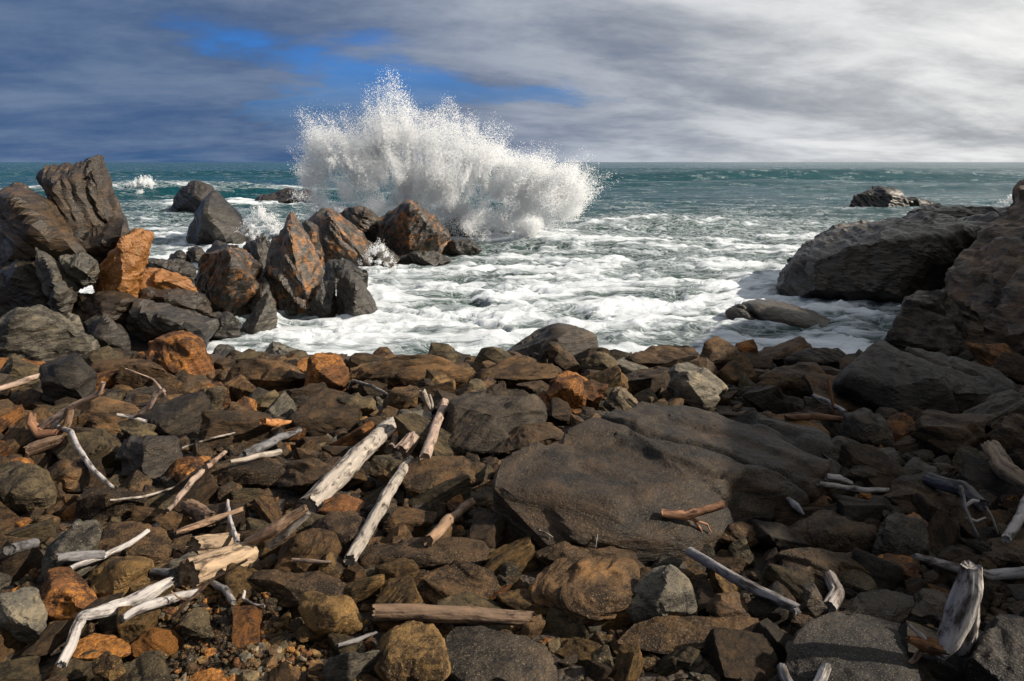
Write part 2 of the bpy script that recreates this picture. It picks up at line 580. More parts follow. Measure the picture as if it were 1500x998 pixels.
def build_sea():
    ys = [11.5]
    while ys[-1] < 4500:
        ys.append(ys[-1] * 1.0084)
    ys = np.array(ys + [9000.0, 20000.0, 45000.0])
    a = np.linspace(-1, 1, 440)
    a = np.sign(a) * (0.86 * np.abs(a) + 0.24 * np.abs(a) ** 3)
    A, Y = np.meshgrid(a, ys)
    X = A * (Y + 3.0)
    x, y = X.ravel(), Y.ravel()
    p = np.stack([x, y, np.zeros_like(x)], 1)
    near = 1 - sstep(y, 45, 95)
    cov = foam_cover(x, y)
    z = np.zeros_like(x)
    # wind waves, smaller near the shore, fading where the grid no longer carries them
    fade = 1 - sstep(y, 500, 1500)
    w1 = fbm(np.stack([x * 0.035, y * 0.10, 0 * x], 1) + 9.0, 3)
    w2 = ridged(np.stack([x * 0.16, y * 0.36, 0 * x], 1) + 2.0, 3)
    z += fade * (0.55 * w1 * sstep(y, 22, 70) + 0.20 * w2 * sstep(y, 16, 40))
    # churned surf
    q = np.stack([x * 0.42, y * 0.75, 0 * x], 1)
    wx = fbm(q + 40, 3)
    wy = fbm(q + 80, 3)
    qq = q + np.stack([wx, wy, 0 * wx], 1) * 0.9
    churn = ridged(qq * 0.9, 5, 0.55)
    lump = fbm(qq * 2.3 + 7, 4, 0.6)
    z += near * (0.30 * churn + 0.17 * lump) * sstep(y, 12, 16)
    # the long green swell rolling in, right of the splash, and the line of breakers on the left
    def swell(y0, hgt, wid, xc, xw, tilt):
        yy = y - y0 - tilt * x - 4.0 * np.sin(x * 0.02)
        prof = np.where(yy < 0, np.exp(-(yy / (wid * 0.55)) ** 2), np.exp(-(yy / (wid * 1.5)) ** 2))
        return hgt * prof * np.exp(-((x - xc) / xw) ** 2)
    z += swell(138, 2.6, 8, 62, 62, 0.05) + swell(170, 1.3, 9, 20, 90, -0.06) + swell(112, 1.0, 6, 40, 30, 0.08)
    z += swell(205, 1.6, 12, -30, 180, -0.03)
    z += swell(300, 1.5, 16, 130, 260, 0.04)
    z += swell(96, 0.9, 6, 70, 40, -0.03)
    brk = swell(84, 1.7, 5, -38, 24, 0.10)
    z += brk
    brk2 = swell(62, 0.6, 4, -24, 10, 0.0)
    z += brk2
    bump = swell(31, 0.55, 2.2, 3.5, 4.5, -0.1) + swell(38, 0.7, 3, 8, 6, 0.15)
    z += bump
    p[:, 2] = z
    foam = cov + 0.33 * sstep(churn, 0.15, 0.75) * near - 0.16 + 0.55 * sstep(brk, 0.55, 1.3) + 0.6 * sstep(brk2, 0.2, 0.5) + 0.3 * sstep(bump, 0.2, 0.6)
    foam = foam + 0.20 * lump * near
    ny, nx = X.shape
    i = np.arange((ny - 1) * nx).reshape(ny - 1, nx)[:, :-1].ravel()
    f = np.stack([i, i + 1, i + 1 + nx, i + nx], 1)
    me = raw_mesh('sea', p, f)
    point_float(me, 'foam', foam)
    point_float(me, 'shallow', 1 - sstep(y + 0.1 * np.maximum(x, 0), 24, 75))
    m = bpy.data.materials.new('sea_water')
    m.use_nodes = True
    t = NT(m.node_tree)
    co = t.new('ShaderNodeTexCoord').outputs['Object']
    fa = t.new('ShaderNodeAttribute', attribute_name='foam').outputs['Fac']
    sh = t.new('ShaderNodeAttribute', attribute_name='shallow').outputs['Fac']
    flow = t.mapping(co, scale=(0.42, 1.0, 1))
    def warped(vec, scale, amt):
        wn = t.new('ShaderNodeTexNoise')
        t.link(vec, wn.inputs['Vector'])
        wn.inputs['Scale'].default_value = scale
        wn.inputs['Detail'].default_value = 3
        wv = t.vmath('SCALE', t.vmath('SUBTRACT', wn.outputs['Color'], (0.5, 0.5, 0.5)))
        wv.node.inputs['Scale'].default_value = amt
        return t.vmath('ADD', vec, wv)
    co2 = warped(warped(flow, 0.45, 3.4), 1.6, 0.9)
    n1 = t.noise(co2, 0.62, 8, 0.60, 0.3)
    n2 = t.noise(co2, 5.0, 7, 0.68, 0.4)

    def web(scale, wd):
        vo = t.new('ShaderNodeTexVoronoi', feature='DISTANCE_TO_EDGE')
        t.link(co2, vo.inputs['Vector'])
        vo.inputs['Scale'].default_value = scale
        return t.smooth(vo.outputs['Distance'], 0.0, wd, 1.0, 0.0)
    val = t.math('ADD', fa, t.math('ADD', t.math('MULTIPLY', t.math('SUBTRACT', n1, 0.5), 2.5), t.math('MULTIPLY', t.math('SUBTRACT', n2, 0.5), 0.45)))
    thickf = t.smooth(val, 0.46, 0.78)
    lace = t.math('MULTIPLY', t.math('MAXIMUM', web(1.5, 0.10), t.math('MULTIPLY', web(4.2, 0.14), 0.75)), t.smooth(val, -0.10, 0.34))
    fm = t.math('MAXIMUM', thickf, t.math('MULTIPLY', lace, t.smooth(n2, 0.30, 0.55, 0.25, 0.95)))
    deep = t.mix(t.noise(t.mapping(co, scale=(0.02, 0.06, 1)), 1.0, 4), (0.001, 0.032, 0.048), (0.003, 0.058, 0.070))
    wcol = t.mix(sh, deep, (0.052, 0.080, 0.074))
    r1 = t.noise(t.mapping(co, scale=(0.55, 1.0, 1)), 1.5, 8, 0.66, 0.3)
    r2 = t.noise(t.mapping(co, scale=(0.10, 0.28, 1)), 1.0, 6, 0.62, 0.2)
    hb = t.math('ADD', t.math('MULTIPLY', r1, 0.30), t.math('MULTIPLY', r2, 1.0))
    nb = t.bump(hb, 1.0, 1.6)
    wat = t.new('ShaderNodeBsdfPrincipled')
    t.link(wcol, wat.inputs['Base Color'])
    wat.inputs['Roughness'].default_value = 0.16
    wat.inputs['IOR'].default_value = 1.25
    wat.inputs['Specular IOR Level'].default_value = 0.2
    t.link(nb, wat.inputs['Normal'])
    fo = t.new('ShaderNodeBsdfPrincipled')
    fcol = t.mix(t.smooth(val, 0.55, 1.15), (0.32, 0.36, 0.385), (0.59, 0.62, 0.655))
    t.link(fcol, fo.inputs['Base Color'])
    fo.inputs['Roughness'].default_value = 0.7
    fo.inputs['Specular IOR Level'].default_value = 0.25
    fh = t.math('ADD', t.math('MULTIPLY', n1, 0.8), t.math('ADD', t.math('MULTIPLY', n2, 0.35), t.math('MULTIPLY', fm, 0.25)))
    t.link(t.bump(fh, 0.9, 0.22), fo.inputs['Normal'])
    mx = t.new('ShaderNodeMixShader')
    t.link(fm, mx.inputs[0])
    t.link(wat.outputs[0], mx.inputs[1])
    t.link(fo.outputs[0], mx.inputs[2])
    o = t.new('ShaderNodeOutputMaterial')
    t.link(mx.outputs[0], o.inputs[0])
    return link('sea', me, m, kind='structure', label='green sea with swell and white churned surf')


SEA = build_sea()


# ------------------------------------------------------------------ spray: droplets thrown up where the waves hit the rocks
def spray_material():
    m = bpy.data.materials.new('spray')
    m.use_nodes = True
    t = NT(m.node_tree)
    d = t.new('ShaderNodeBsdfDiffuse')
    d.inputs[0].default_value = (0.84, 0.85, 0.86, 1)
    tr = t.new('ShaderNodeBsdfTranslucent')
    tr.inputs[0].default_value = (0.84, 0.85, 0.86, 1)
    mx = t.new('ShaderNodeMixShader')
    mx.inputs[0].default_value = 0.5
    t.link(d.outputs[0], mx.inputs[1])
    t.link(tr.outputs[0], mx.inputs[2])
    o = t.new('ShaderNodeOutputMaterial')
    t.link(mx.outputs[0], o.inputs[0])
    return m


M_SPRAY = spray_material()
TET = np.array([(1, 1, 1), (1, -1, -1), (-1, 1, -1), (-1, -1, 1)], dtype=np.float64) / math.sqrt(3)
TETF = np.array([(0, 1, 2), (0, 3, 1), (0, 2, 3), (1, 3, 2)], dtype=np.int32)


def spray_nodes():
    """turns the loose points of a spray mesh into round fine droplets beside the coarse ones"""
    g = bpy.data.node_groups.new('fine_spray', 'GeometryNodeTree')
    g.interface.new_socket('Geometry', in_out='INPUT', socket_type='NodeSocketGeometry')
    g.interface.new_socket('Geometry', in_out='OUTPUT', socket_type='NodeSocketGeometry')
    gi, go = g.nodes.new('NodeGroupInput'), g.nodes.new('NodeGroupOutput')
    at = g.nodes.new('GeometryNodeInputNamedAttribute')
    at.data_type = 'FLOAT'
    at.inputs[0].default_value = 'fine'
    cmp_ = g.nodes.new('FunctionNodeCompare')
    cmp_.data_type = 'FLOAT'
    cmp_.operation = 'GREATER_THAN'
    cmp_.inputs[1].default_value = 0.0001
    mp = g.nodes.new('GeometryNodeMeshToPoints')
    sm = g.nodes.new('GeometryNodeSetMaterial')
    sm.inputs['Material'].default_value = M_SPRAY
    jn = g.nodes.new('GeometryNodeJoinGeometry')
    L = g.links.new
    L(at.outputs[0], cmp_.inputs[0])
    L(gi.outputs[0], mp.inputs['Mesh'])
    L(cmp_.outputs[0], mp.inputs['Selection'])
    L(at.outputs[0], mp.inputs['Radius'])
    L(mp.outputs[0], sm.inputs[0])
    L(gi.outputs[0], jn.inputs[0])
    L(sm.outputs[0], jn.inputs[0])
    L(jn.outputs[0], go.inputs[0])
    return g


FINE = spray_nodes()


def droplets(name, c, r, label, fine=None, fr=None):
    rs = np.random.RandomState(11)
    n = len(c)
    qt = rs.normal(size=(n, 4))
    qt /= np.linalg.norm(qt, axis=1)[:, None]
    a, b, cc, d = qt.T
    R = np.stack([1 - 2 * (cc * cc + d * d), 2 * (b * cc - a * d), 2 * (b * d + a * cc),
                  2 * (b * cc + a * d), 1 - 2 * (b * b + d * d), 2 * (cc * d - a * b),
                  2 * (b * d - a * cc), 2 * (cc * d + a * b), 1 - 2 * (b * b + cc * cc)], 1).reshape(n, 3, 3)
    v = (np.einsum('nij,kj->nki', R, TET) * r[:, None, None] + c[:, None, :]).reshape(-1, 3)
    f = (TETF[None] + 4 * np.arange(n)[:, None, None]).reshape(-1, 3)
    rad_ = np.zeros(len(v))
    v = np.vstack([v, fine])
    rad_ = np.concatenate([rad_, fr])
    me = raw_mesh(name, v, f, False)
    point_float(me, 'fine', rad_)
    o = link(name, me, M_SPRAY, kind='stuff', label=label, category='spray')
    md = o.modifiers.new('fine_spray', 'NODES')
    md.node_group = FINE
    return o


def plume(D, mass, top, foot, n_clump, n_jet, seed, thick, n_fine, n_drop, label, r_fine=0.010, r_drop=0.020):
    """water thrown up at distance D. mass / top / foot: photo heights of the dense body, of the fine jets and of its foot"""
    rs = np.random.RandomState(seed)
    kx = np.array([q[0] for q in mass], float)

    def yat(tab, u):
        return np.interp(u, [q[0] for q in tab], [q[1] for q in tab])
    sc = (kx.max() - kx.min()) / 410.0
    # billows: roundish puffs, thrown outward, packed near the foot and looser above
    u = rs.uniform(kx.min() + 4 * sc, kx.max() - 3 * sc, n_clump)
    hh = rs.uniform(0, 1, n_clump) ** 0.9
    lo, hi = yat(foot, u), yat(mass, u)
    v = lo + (hi - lo) * hh
    dep = D + rs.normal(size=n_clump) * thick * (0.35 + 0.65 * (1 - hh))
    cu, cv = kx.mean() - 10 * sc, foot[0][1] + 25 * sc
    sig = rs.uniform(2.2, 8.5, n_clump) * max(sc, .3)
    wgt = sig ** 1.5 * rs.lognormal(0, .95, n_clump)
    strk = rs.uniform(2, 15, n_clump) * sc * (.25 + hh)

    def body(n):
        j = rs.choice(n_clump, n, p=wgt / wgt.sum())
        du, dv = u[j] - cu, v[j] - cv
        ln = np.hypot(du, dv) + 1e-6
        du, dv = du / ln, dv / ln - 0.25
        e = np.minimum(rs.exponential(1, n), 3.2) * strk[j]
        g = rs.normal(size=(n, 3))
        e = np.where(u[j] < kx.min() + 25 * sc, e * .35, e)
        return np.stack([u[j] + g[:, 0] * sig[j] + du * e, v[j] + g[:, 1] * sig[j] + dv * e, dep[j] + g[:, 2] * sig[j] * D / FPX], 1)
    # jets
    ju = rs.uniform(kx.min() + 2 * sc, kx.max() - 2 * sc, n_jet)
    y0, y1 = yat(mass, ju) + rs.uniform(4, 60, n_jet) * sc, yat(top, ju)
    jr = rs.uniform(.55, 1.06, n_jet)
    jw = (np.maximum(y0 - y1, 6 * sc) * jr) ** 1.0 * rs.lognormal(0, .45, n_jet)
    jl = (ju - cu) * 0.13 + rs.normal(size=n_jet) * 7 * sc
    jd = D + rs.normal(size=n_jet) * thick * .5
    jf = rs.uniform(1.4, 5.0, n_jet) * sc

    def jets(n):
        j = rs.choice(n_jet, n, p=jw / jw.sum())
        s = rs.beta(.9, 1.7, n)
        g = rs.normal(size=(n, 3))
        wv = fbm(np.stack([s * 3 + j * 3.7, j * 1.3, 0 * s], 1), 2) * 5 * sc * s
        return np.stack([ju[j] + jl[j] * s + wv + g[:, 0] * jf[j] * (.35 + s), y0[j] + (y1[j] - y0[j]) * s * jr[j] + g[:, 1] * sc, jd[j] + g[:, 2] * .12], 1)

    def place(C):
        a, b = (C[:, 0] - 750) / FPX, (499 - C[:, 1]) / FPX
        dy = CP + b * SP
        return np.stack([a * D / dy, C[:, 2], CAM_Z + (-SP + b * CP) * D / dy], 1)

    def mist(n):
        # thin veil of the finest drops between the body and the tips of the jets
        m = rs.uniform(kx.min(), kx.max(), n * 3)
        a0, a1 = yat(mass, m) + 6 * sc, yat(top, m)
        keep = rs.uniform(0, 1, n * 3) < np.clip((a0 - a1) / (70 * sc), .05, 1)
        m, a0, a1 = m[keep][:n], a0[keep][:n], a1[keep][:n]
        s = rs.beta(.8, 1.6, len(m))
        cl = fbm(np.stack([m / (14 * sc), s * 4, 0 * s], 1), 3) > -.12
        C = np.stack([m + rs.normal(size=len(m)) * 4 * sc, a0 + (a1 - a0) * s, D + rs.normal(size=len(m)) * thick * .5], 1)
        return C[cl]
    fine = place(np.vstack([body(int(n_fine * .78)), jets(int(n_fine * .14)), mist(int(n_fine * .10))]))
    drop = place(np.vstack([body(int(n_drop * .55)), jets(int(n_drop * .45))]))
    fine, drop = fine[fine[:, 2] > -.1], drop[drop[:, 2] > 0]
    return droplets('wave_spray', drop, r_drop * rs.lognormal(0, .35, len(drop)), label, fine, r_fine * rs.lognormal(0, .35, len(fine)))


MASS = [(446, 262), (456, 226), (472, 200), (492, 199), (515, 214), (535, 214), (552, 208), (575, 198), (600, 208), (630, 218), (660, 222), (690, 226), (715, 236), (745, 238), (775, 244), (805, 252), (830, 262), (844, 274), (852, 288)]
TOPS = [(446, 245), (456, 208), (470, 188), (490, 188), (505, 198), (530, 186), (537, 150), (542, 116), (548, 128), (556, 165), (566, 128), (575, 97), (583, 102), (592, 122), (605, 150), (620, 166), (640, 160), (652, 136), (664, 140), (676, 172), (690, 158), (702, 186), (716, 204), (745, 216), (780, 224), (815, 232), (838, 238), (850, 252), (858, 282)]
FOOT = [(446, 320), (500, 330), (600, 335), (660, 338), (700, 338), (740, 344), (790, 340), (820, 322), (845, 305), (858, 292)]
plume(34.0, MASS, TOPS, FOOT, 560, 320, 5, 1.3, 560000, 60000, 'towering white burst of spray from a wave breaking on the rocks', .0100, .0125)
plume(76.0, [(188, 282), (200, 268), (214, 262), (226, 274), (236, 284)], [(188, 274), (204, 258), (214, 255), (226, 268), (236, 282)], [(188, 292), (236, 292)],
      40, 40, 6, 1.2, 9000, 1500, 'small white plume of spray behind the tall upright slab', .020, .03)
plume(24.5, [(356, 338), (368, 318), (380, 308), (392, 318), (410, 330), (422, 342)], [(356, 330), (368, 306), (380, 296), (392, 304), (410, 320), (422, 338)], [(356, 350), (422, 352)],
      30, 60, 7, .5, 5500, 1800, 'thin spray rising between the pointed rock and the dark wet rocks', .008, .013)
plume(21.5, [(528, 385), (545, 366), (560, 362), (572, 376), (580, 388)], [(528, 378), (545, 352), (556, 345), (572, 368), (580, 384)], [(528, 398), (580, 398)],
      20, 50, 8, .3, 2200, 900, 'little spurt of spray in front of the orange streaked rocks', .007, .011)
plume(50.0, [(1470, 296), (1490, 290), (1540, 288), (1580, 296)], [(1470, 292), (1490, 284), (1540, 280), (1580, 292)], [(1470, 304), (1580, 306)],
      40, 40, 9, .8, 4500, 1200, 'low white spray beyond the big dark rounded rock', .018, .03)

# ------------------------------------------------------------------ rocks
TINT = {  # albedo, rust amount, wet, pale specks
    'brown': (0.0769, 0.0428, 0.0185, 0.225, 0.05, 0.28), 'dbrown': (0.0425, 0.0247, 0.0123, 0.15, 0.08, 0.22),
    'dark': (0.0291, 0.0213, 0.0147, 0.06, 0.2, 0.28), 'black': (0.0161, 0.0129, 0.0108, 0.0, 0.25, 0.35),
    'grey': (0.0991, 0.0874, 0.0672, 0.1, 0.2, 0.55), 'olive': (0.0672, 0.0496, 0.0265, 0.135, 0.05, 0.32),
    'gold': (0.13, 0.0762, 0.0272, 0.36, 0.03, 0.3), 'orange': (0.1857, 0.083, 0.0171, 0.95, 0.03, 0.12),
    'rust': (0.098, 0.0408, 0.0146, 0.68, 0.04, 0.22), 'wet': (0.0307, 0.026, 0.0213, 0.112, 0.75, 0.45),
    'streak': (0.0415, 0.034, 0.0286, 0.62, 0.6, 0.45), 'tan': (0.1075, 0.083, 0.0551, 0.18, 0.05, 0.5),
}


def paint(o, tint, k=1.0):
    r, g, b, ru, we, pa = TINT[tint]
    o.color = (r * k, g * k, b * k, ru)
    o['wet'] = we
    o['pale'] = pa


def rock_points(poly, D, z0, lean, thick, ridge, bulge, rs):
    poly = np.array(poly, dtype=float)
    cen = poly.mean(0)
    wpx = poly[:, 0].max() - poly[:, 0].min()
    hpx = poly[:, 1].max() - poly[:, 1].min()
    W = wpx * D / FPX
    H = hpx * D / FPX
    s = min(W, H * 1.6)
    b = bulge * s

    def on_plane(u, v, off):
        d = ray(u, v)
        t = (D + off + lean * (CAM_Z - z0)) / (d[1] - lean * d[2])
        return np.array((0, 0, CAM_Z)) + d * t
    sil = np.array([on_plane(u, v, b) for u, v in poly])
    pts = list(sil)
    if ridge is None:
        ridge = []
        i0 = rs.randint(len(poly))
        for i1 in (i0, (i0 + len(poly) // 2) % len(poly)):
            f = rs.uniform(0.35, 0.75)
            ridge.append(tuple(cen * (1 - f) + poly[i1] * f) + (rs.uniform(-.1, .2),))
    for q in ridge:
        k = q[2] if len(q) > 2 else rs.uniform(-0.1, 0.45)
        pts.append(on_plane(q[0], q[1], b * k))
    c3 = sil.mean(0)
    T = thick * s
    for p in sil:
        g = c3 + (p - c3) * 0.78
        g = g * np.array((1 + T / g[1], 1 + T / g[1], 1)) - np.array((0, 0, 0.08 * H + (CAM_Z - g[2]) * 0.0))
        pts.append(g)
    zc = np.quantile(sil[:, 2], 0.4)
    for p in sil:
        if p[2] <= zc:
            pts.append(p + np.array((0, 0.15 * T, -0.22 * H)))
    return np.array(pts)


def fit(v, poly):
    """gives the worn stone back the width and height it was measured with"""
    pu, pv = [a[0] for a in poly], [a[1] for a in poly]
    u0, u1, v0, v1 = min(pu), max(pu), min(pv), max(pv)
    for _ in range(3):
        d = v - np.array((0, 0, CAM_Z))
        dep = d[:, 1] * CP - d[:, 2] * SP
        U = 750 + FPX * d[:, 0] / dep
        W = 499 - FPX * (d[:, 1] * SP + d[:, 2] * CP) / dep
        m = float(np.median(dep))
        v = v.copy()
        cx, cz = v[:, 0].mean(), v[:, 2].mean()
        sx = (u1 - u0) / (U.max() - U.min())
        v[:, 0] = cx + (v[:, 0] - cx) * sx
        U = cx * 0 + 750 + FPX * v[:, 0] / dep
        v[:, 0] += ((u0 + u1) - (U.max() + U.min())) / 2 * m / FPX
        # height: keep the foot where it is, move the top
        zt, zb = v[:, 2].max(), v[:, 2].min()
        v[:, 2] = zb + (v[:, 2] - zb) * (1 + (W.min() - v0) * m / FPX / max(zt - zb, 1e-3))
    return v


SEED = [100]


def boulder(tint, label, poly, D=None, base=None, lean=0.5, thick=0.75, ridge=None, bulge=0.42, sub=None, cat='boulder',
            name='boulder', sea=False, k=1.0, group=None, **kw):
    SEED[0] += 1
    rs = np.random.RandomState(SEED[0])
    vb = max(q[1] for q in poly) if base is None else base
    um = sum(q[0] for q in poly) / len(poly)
    if D is None:
        D = float((on_sea(um, vb) if sea else on_beach(um, vb))[1])
        if sea and D < 40:
            D *= 0.955
    z0 = 0.0 if (sea or D > 13) else beach(D)
    pts = rock_points(poly, D, z0, lean, thick, ridge, bulge, rs)
    wpx = max(q[0] for q in poly) - min(q[0] for q in poly)
    if sub is None:
        sub = 6 if (wpx > 145 and D < 18) else 5
    if D > 13:
        for a_, b_ in (('layers', 2.0), ('blocks', 13), ('cracks', 2), ('rough', .7), ('axis', (.75, -.15, .62))):
            kw.setdefault(a_, b_)
    else:
        for a_, b_ in (('blocks', 7), ('rough', .6), ('layers', .8), ('joints', 4)):
            kw.setdefault(a_, b_)
    v, f = rock_surface(pts, sub, SEED[0], **kw)
    v = fit(v, poly)
    org = np.array((v[:, 0].mean(), v[:, 1].mean(), max(v[:, 2].min(), z0)))
    me = raw_mesh(name, v - org, f, crisp=24)
    o = link(name, me, M_ROCK, tuple(org), label=label, category=cat)
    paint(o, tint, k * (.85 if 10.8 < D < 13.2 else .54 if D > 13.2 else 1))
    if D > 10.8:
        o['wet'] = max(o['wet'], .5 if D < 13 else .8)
    if group:
        o['group'] = group
    return o


def slab(tint, label, tops, drop, sub=6, k=1.0, **kw):
    """a flat-lying rock: tops are photo points of its upper face with their height above the beach"""
    SEED[0] += 1
    T = np.array([on_beach(u, v, h) for u, v, h in tops])
    c = T.mean(0)
    low = []
    for p in T:
        q = c + (p - c) * 1.02
        q[2] = p[2] - drop
        low.append(q)
    v, f = rock_surface(np.vstack([T, low]), sub, SEED[0], **kw)
    org = np.array((v[:, 0].mean(), v[:, 1].mean(), v[:, 2].min()))
    o = link('boulder', raw_mesh('boulder', v - org, f, crisp=24), M_ROCK, tuple(org), label=label, category='boulder')
    paint(o, tint, k)
    return o


B = boulder
UP = dict(lean=0.18, thick=0.7, joints=0, chips=1, bulge=0.5)
# --- the outcrop on the left
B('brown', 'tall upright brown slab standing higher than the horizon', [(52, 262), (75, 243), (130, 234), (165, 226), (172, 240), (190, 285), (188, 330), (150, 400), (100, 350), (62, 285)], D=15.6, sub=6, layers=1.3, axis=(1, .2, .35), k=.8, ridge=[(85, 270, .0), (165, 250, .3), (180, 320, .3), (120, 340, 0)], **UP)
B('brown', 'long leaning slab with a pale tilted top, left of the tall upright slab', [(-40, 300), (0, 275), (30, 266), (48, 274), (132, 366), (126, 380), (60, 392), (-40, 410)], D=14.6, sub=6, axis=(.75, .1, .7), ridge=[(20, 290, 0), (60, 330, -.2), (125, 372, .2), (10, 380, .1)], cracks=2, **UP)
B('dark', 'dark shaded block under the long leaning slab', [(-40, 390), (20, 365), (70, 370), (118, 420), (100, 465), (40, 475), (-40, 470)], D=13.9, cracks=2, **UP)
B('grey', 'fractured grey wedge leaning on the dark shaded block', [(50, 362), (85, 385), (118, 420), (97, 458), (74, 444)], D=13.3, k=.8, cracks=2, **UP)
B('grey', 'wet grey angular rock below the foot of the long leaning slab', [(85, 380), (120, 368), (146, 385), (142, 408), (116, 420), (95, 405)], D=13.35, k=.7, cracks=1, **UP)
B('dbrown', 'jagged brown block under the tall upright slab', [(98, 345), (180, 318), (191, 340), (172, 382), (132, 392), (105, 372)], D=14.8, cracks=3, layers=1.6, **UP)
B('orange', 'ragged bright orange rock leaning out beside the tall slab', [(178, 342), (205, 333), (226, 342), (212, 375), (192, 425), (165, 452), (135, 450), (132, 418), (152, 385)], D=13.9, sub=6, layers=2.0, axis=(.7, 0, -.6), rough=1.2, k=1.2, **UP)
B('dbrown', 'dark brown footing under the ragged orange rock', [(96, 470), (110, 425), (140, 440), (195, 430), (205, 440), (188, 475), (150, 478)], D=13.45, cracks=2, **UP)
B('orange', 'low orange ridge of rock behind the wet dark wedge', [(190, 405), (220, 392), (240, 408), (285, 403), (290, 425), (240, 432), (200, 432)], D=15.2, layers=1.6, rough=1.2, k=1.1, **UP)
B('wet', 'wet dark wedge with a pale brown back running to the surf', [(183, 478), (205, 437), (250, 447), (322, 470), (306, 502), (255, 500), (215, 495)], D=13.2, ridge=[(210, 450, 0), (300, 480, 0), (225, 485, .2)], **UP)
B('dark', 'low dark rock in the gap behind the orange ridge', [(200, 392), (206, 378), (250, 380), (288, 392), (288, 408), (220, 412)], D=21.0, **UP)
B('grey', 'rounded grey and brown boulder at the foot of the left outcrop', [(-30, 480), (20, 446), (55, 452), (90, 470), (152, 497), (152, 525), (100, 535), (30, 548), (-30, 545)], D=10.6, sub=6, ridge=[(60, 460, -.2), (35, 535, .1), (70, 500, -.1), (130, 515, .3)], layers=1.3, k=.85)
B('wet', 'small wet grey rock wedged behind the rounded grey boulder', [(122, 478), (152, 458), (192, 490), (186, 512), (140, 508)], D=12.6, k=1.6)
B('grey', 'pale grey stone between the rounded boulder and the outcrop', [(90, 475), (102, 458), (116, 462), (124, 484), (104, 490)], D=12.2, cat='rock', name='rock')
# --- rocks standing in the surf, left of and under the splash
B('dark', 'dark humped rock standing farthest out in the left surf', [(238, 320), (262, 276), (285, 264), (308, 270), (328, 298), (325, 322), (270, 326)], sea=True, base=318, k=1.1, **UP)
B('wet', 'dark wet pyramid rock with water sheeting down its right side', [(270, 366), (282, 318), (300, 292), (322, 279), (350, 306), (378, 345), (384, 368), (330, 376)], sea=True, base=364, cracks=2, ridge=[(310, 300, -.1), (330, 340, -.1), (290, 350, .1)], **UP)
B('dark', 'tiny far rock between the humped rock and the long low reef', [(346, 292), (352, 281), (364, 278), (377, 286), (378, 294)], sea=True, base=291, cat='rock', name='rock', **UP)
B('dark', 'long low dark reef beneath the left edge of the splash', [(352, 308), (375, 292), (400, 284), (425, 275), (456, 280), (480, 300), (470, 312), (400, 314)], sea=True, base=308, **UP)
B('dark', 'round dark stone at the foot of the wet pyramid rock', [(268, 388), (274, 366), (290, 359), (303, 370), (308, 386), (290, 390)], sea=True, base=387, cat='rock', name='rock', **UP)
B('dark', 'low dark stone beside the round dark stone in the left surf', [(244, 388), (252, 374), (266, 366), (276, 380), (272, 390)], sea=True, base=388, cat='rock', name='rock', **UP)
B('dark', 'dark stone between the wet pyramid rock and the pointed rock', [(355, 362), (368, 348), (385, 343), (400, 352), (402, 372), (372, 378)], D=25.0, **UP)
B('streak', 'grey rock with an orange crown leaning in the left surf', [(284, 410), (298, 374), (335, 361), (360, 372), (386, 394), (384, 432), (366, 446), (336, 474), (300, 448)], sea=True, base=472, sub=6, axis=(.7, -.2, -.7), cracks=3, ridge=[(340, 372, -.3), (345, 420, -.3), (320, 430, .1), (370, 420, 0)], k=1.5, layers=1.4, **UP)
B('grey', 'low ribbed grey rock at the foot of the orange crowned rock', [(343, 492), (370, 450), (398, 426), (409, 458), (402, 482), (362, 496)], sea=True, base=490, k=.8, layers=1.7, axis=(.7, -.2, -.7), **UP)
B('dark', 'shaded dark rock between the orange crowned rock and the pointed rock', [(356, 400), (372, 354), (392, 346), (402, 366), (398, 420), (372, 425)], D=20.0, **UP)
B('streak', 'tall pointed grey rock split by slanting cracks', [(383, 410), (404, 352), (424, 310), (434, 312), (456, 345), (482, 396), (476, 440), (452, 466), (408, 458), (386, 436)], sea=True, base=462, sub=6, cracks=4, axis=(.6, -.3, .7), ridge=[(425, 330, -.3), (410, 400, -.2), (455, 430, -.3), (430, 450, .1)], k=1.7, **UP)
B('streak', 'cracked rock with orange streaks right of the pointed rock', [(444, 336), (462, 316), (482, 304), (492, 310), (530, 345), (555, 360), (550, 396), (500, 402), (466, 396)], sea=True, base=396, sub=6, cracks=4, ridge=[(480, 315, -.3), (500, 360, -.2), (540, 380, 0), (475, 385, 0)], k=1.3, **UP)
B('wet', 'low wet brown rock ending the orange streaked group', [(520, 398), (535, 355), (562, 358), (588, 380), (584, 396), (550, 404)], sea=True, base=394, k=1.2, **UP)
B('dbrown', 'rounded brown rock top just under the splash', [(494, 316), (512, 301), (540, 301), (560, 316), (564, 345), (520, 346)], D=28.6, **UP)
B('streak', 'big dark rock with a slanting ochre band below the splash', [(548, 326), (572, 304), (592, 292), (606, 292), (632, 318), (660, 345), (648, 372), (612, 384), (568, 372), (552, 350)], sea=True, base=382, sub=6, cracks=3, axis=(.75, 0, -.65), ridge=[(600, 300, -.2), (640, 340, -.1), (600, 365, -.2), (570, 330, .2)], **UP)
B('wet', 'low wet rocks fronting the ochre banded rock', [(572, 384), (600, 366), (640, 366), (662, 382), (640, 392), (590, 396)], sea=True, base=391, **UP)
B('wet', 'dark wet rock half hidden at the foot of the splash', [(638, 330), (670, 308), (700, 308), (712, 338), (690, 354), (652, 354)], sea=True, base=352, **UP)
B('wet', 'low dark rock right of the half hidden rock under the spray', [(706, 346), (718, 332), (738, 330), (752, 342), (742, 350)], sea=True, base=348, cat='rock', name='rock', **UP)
B('wet', 'blunt wet rock left of the twin rocks at the edge of the white surf', [(438, 458), (456, 430), (478, 410), (496, 416), (494, 464), (455, 468)], sea=True, base=464, cracks=1, k=1.5, **UP)
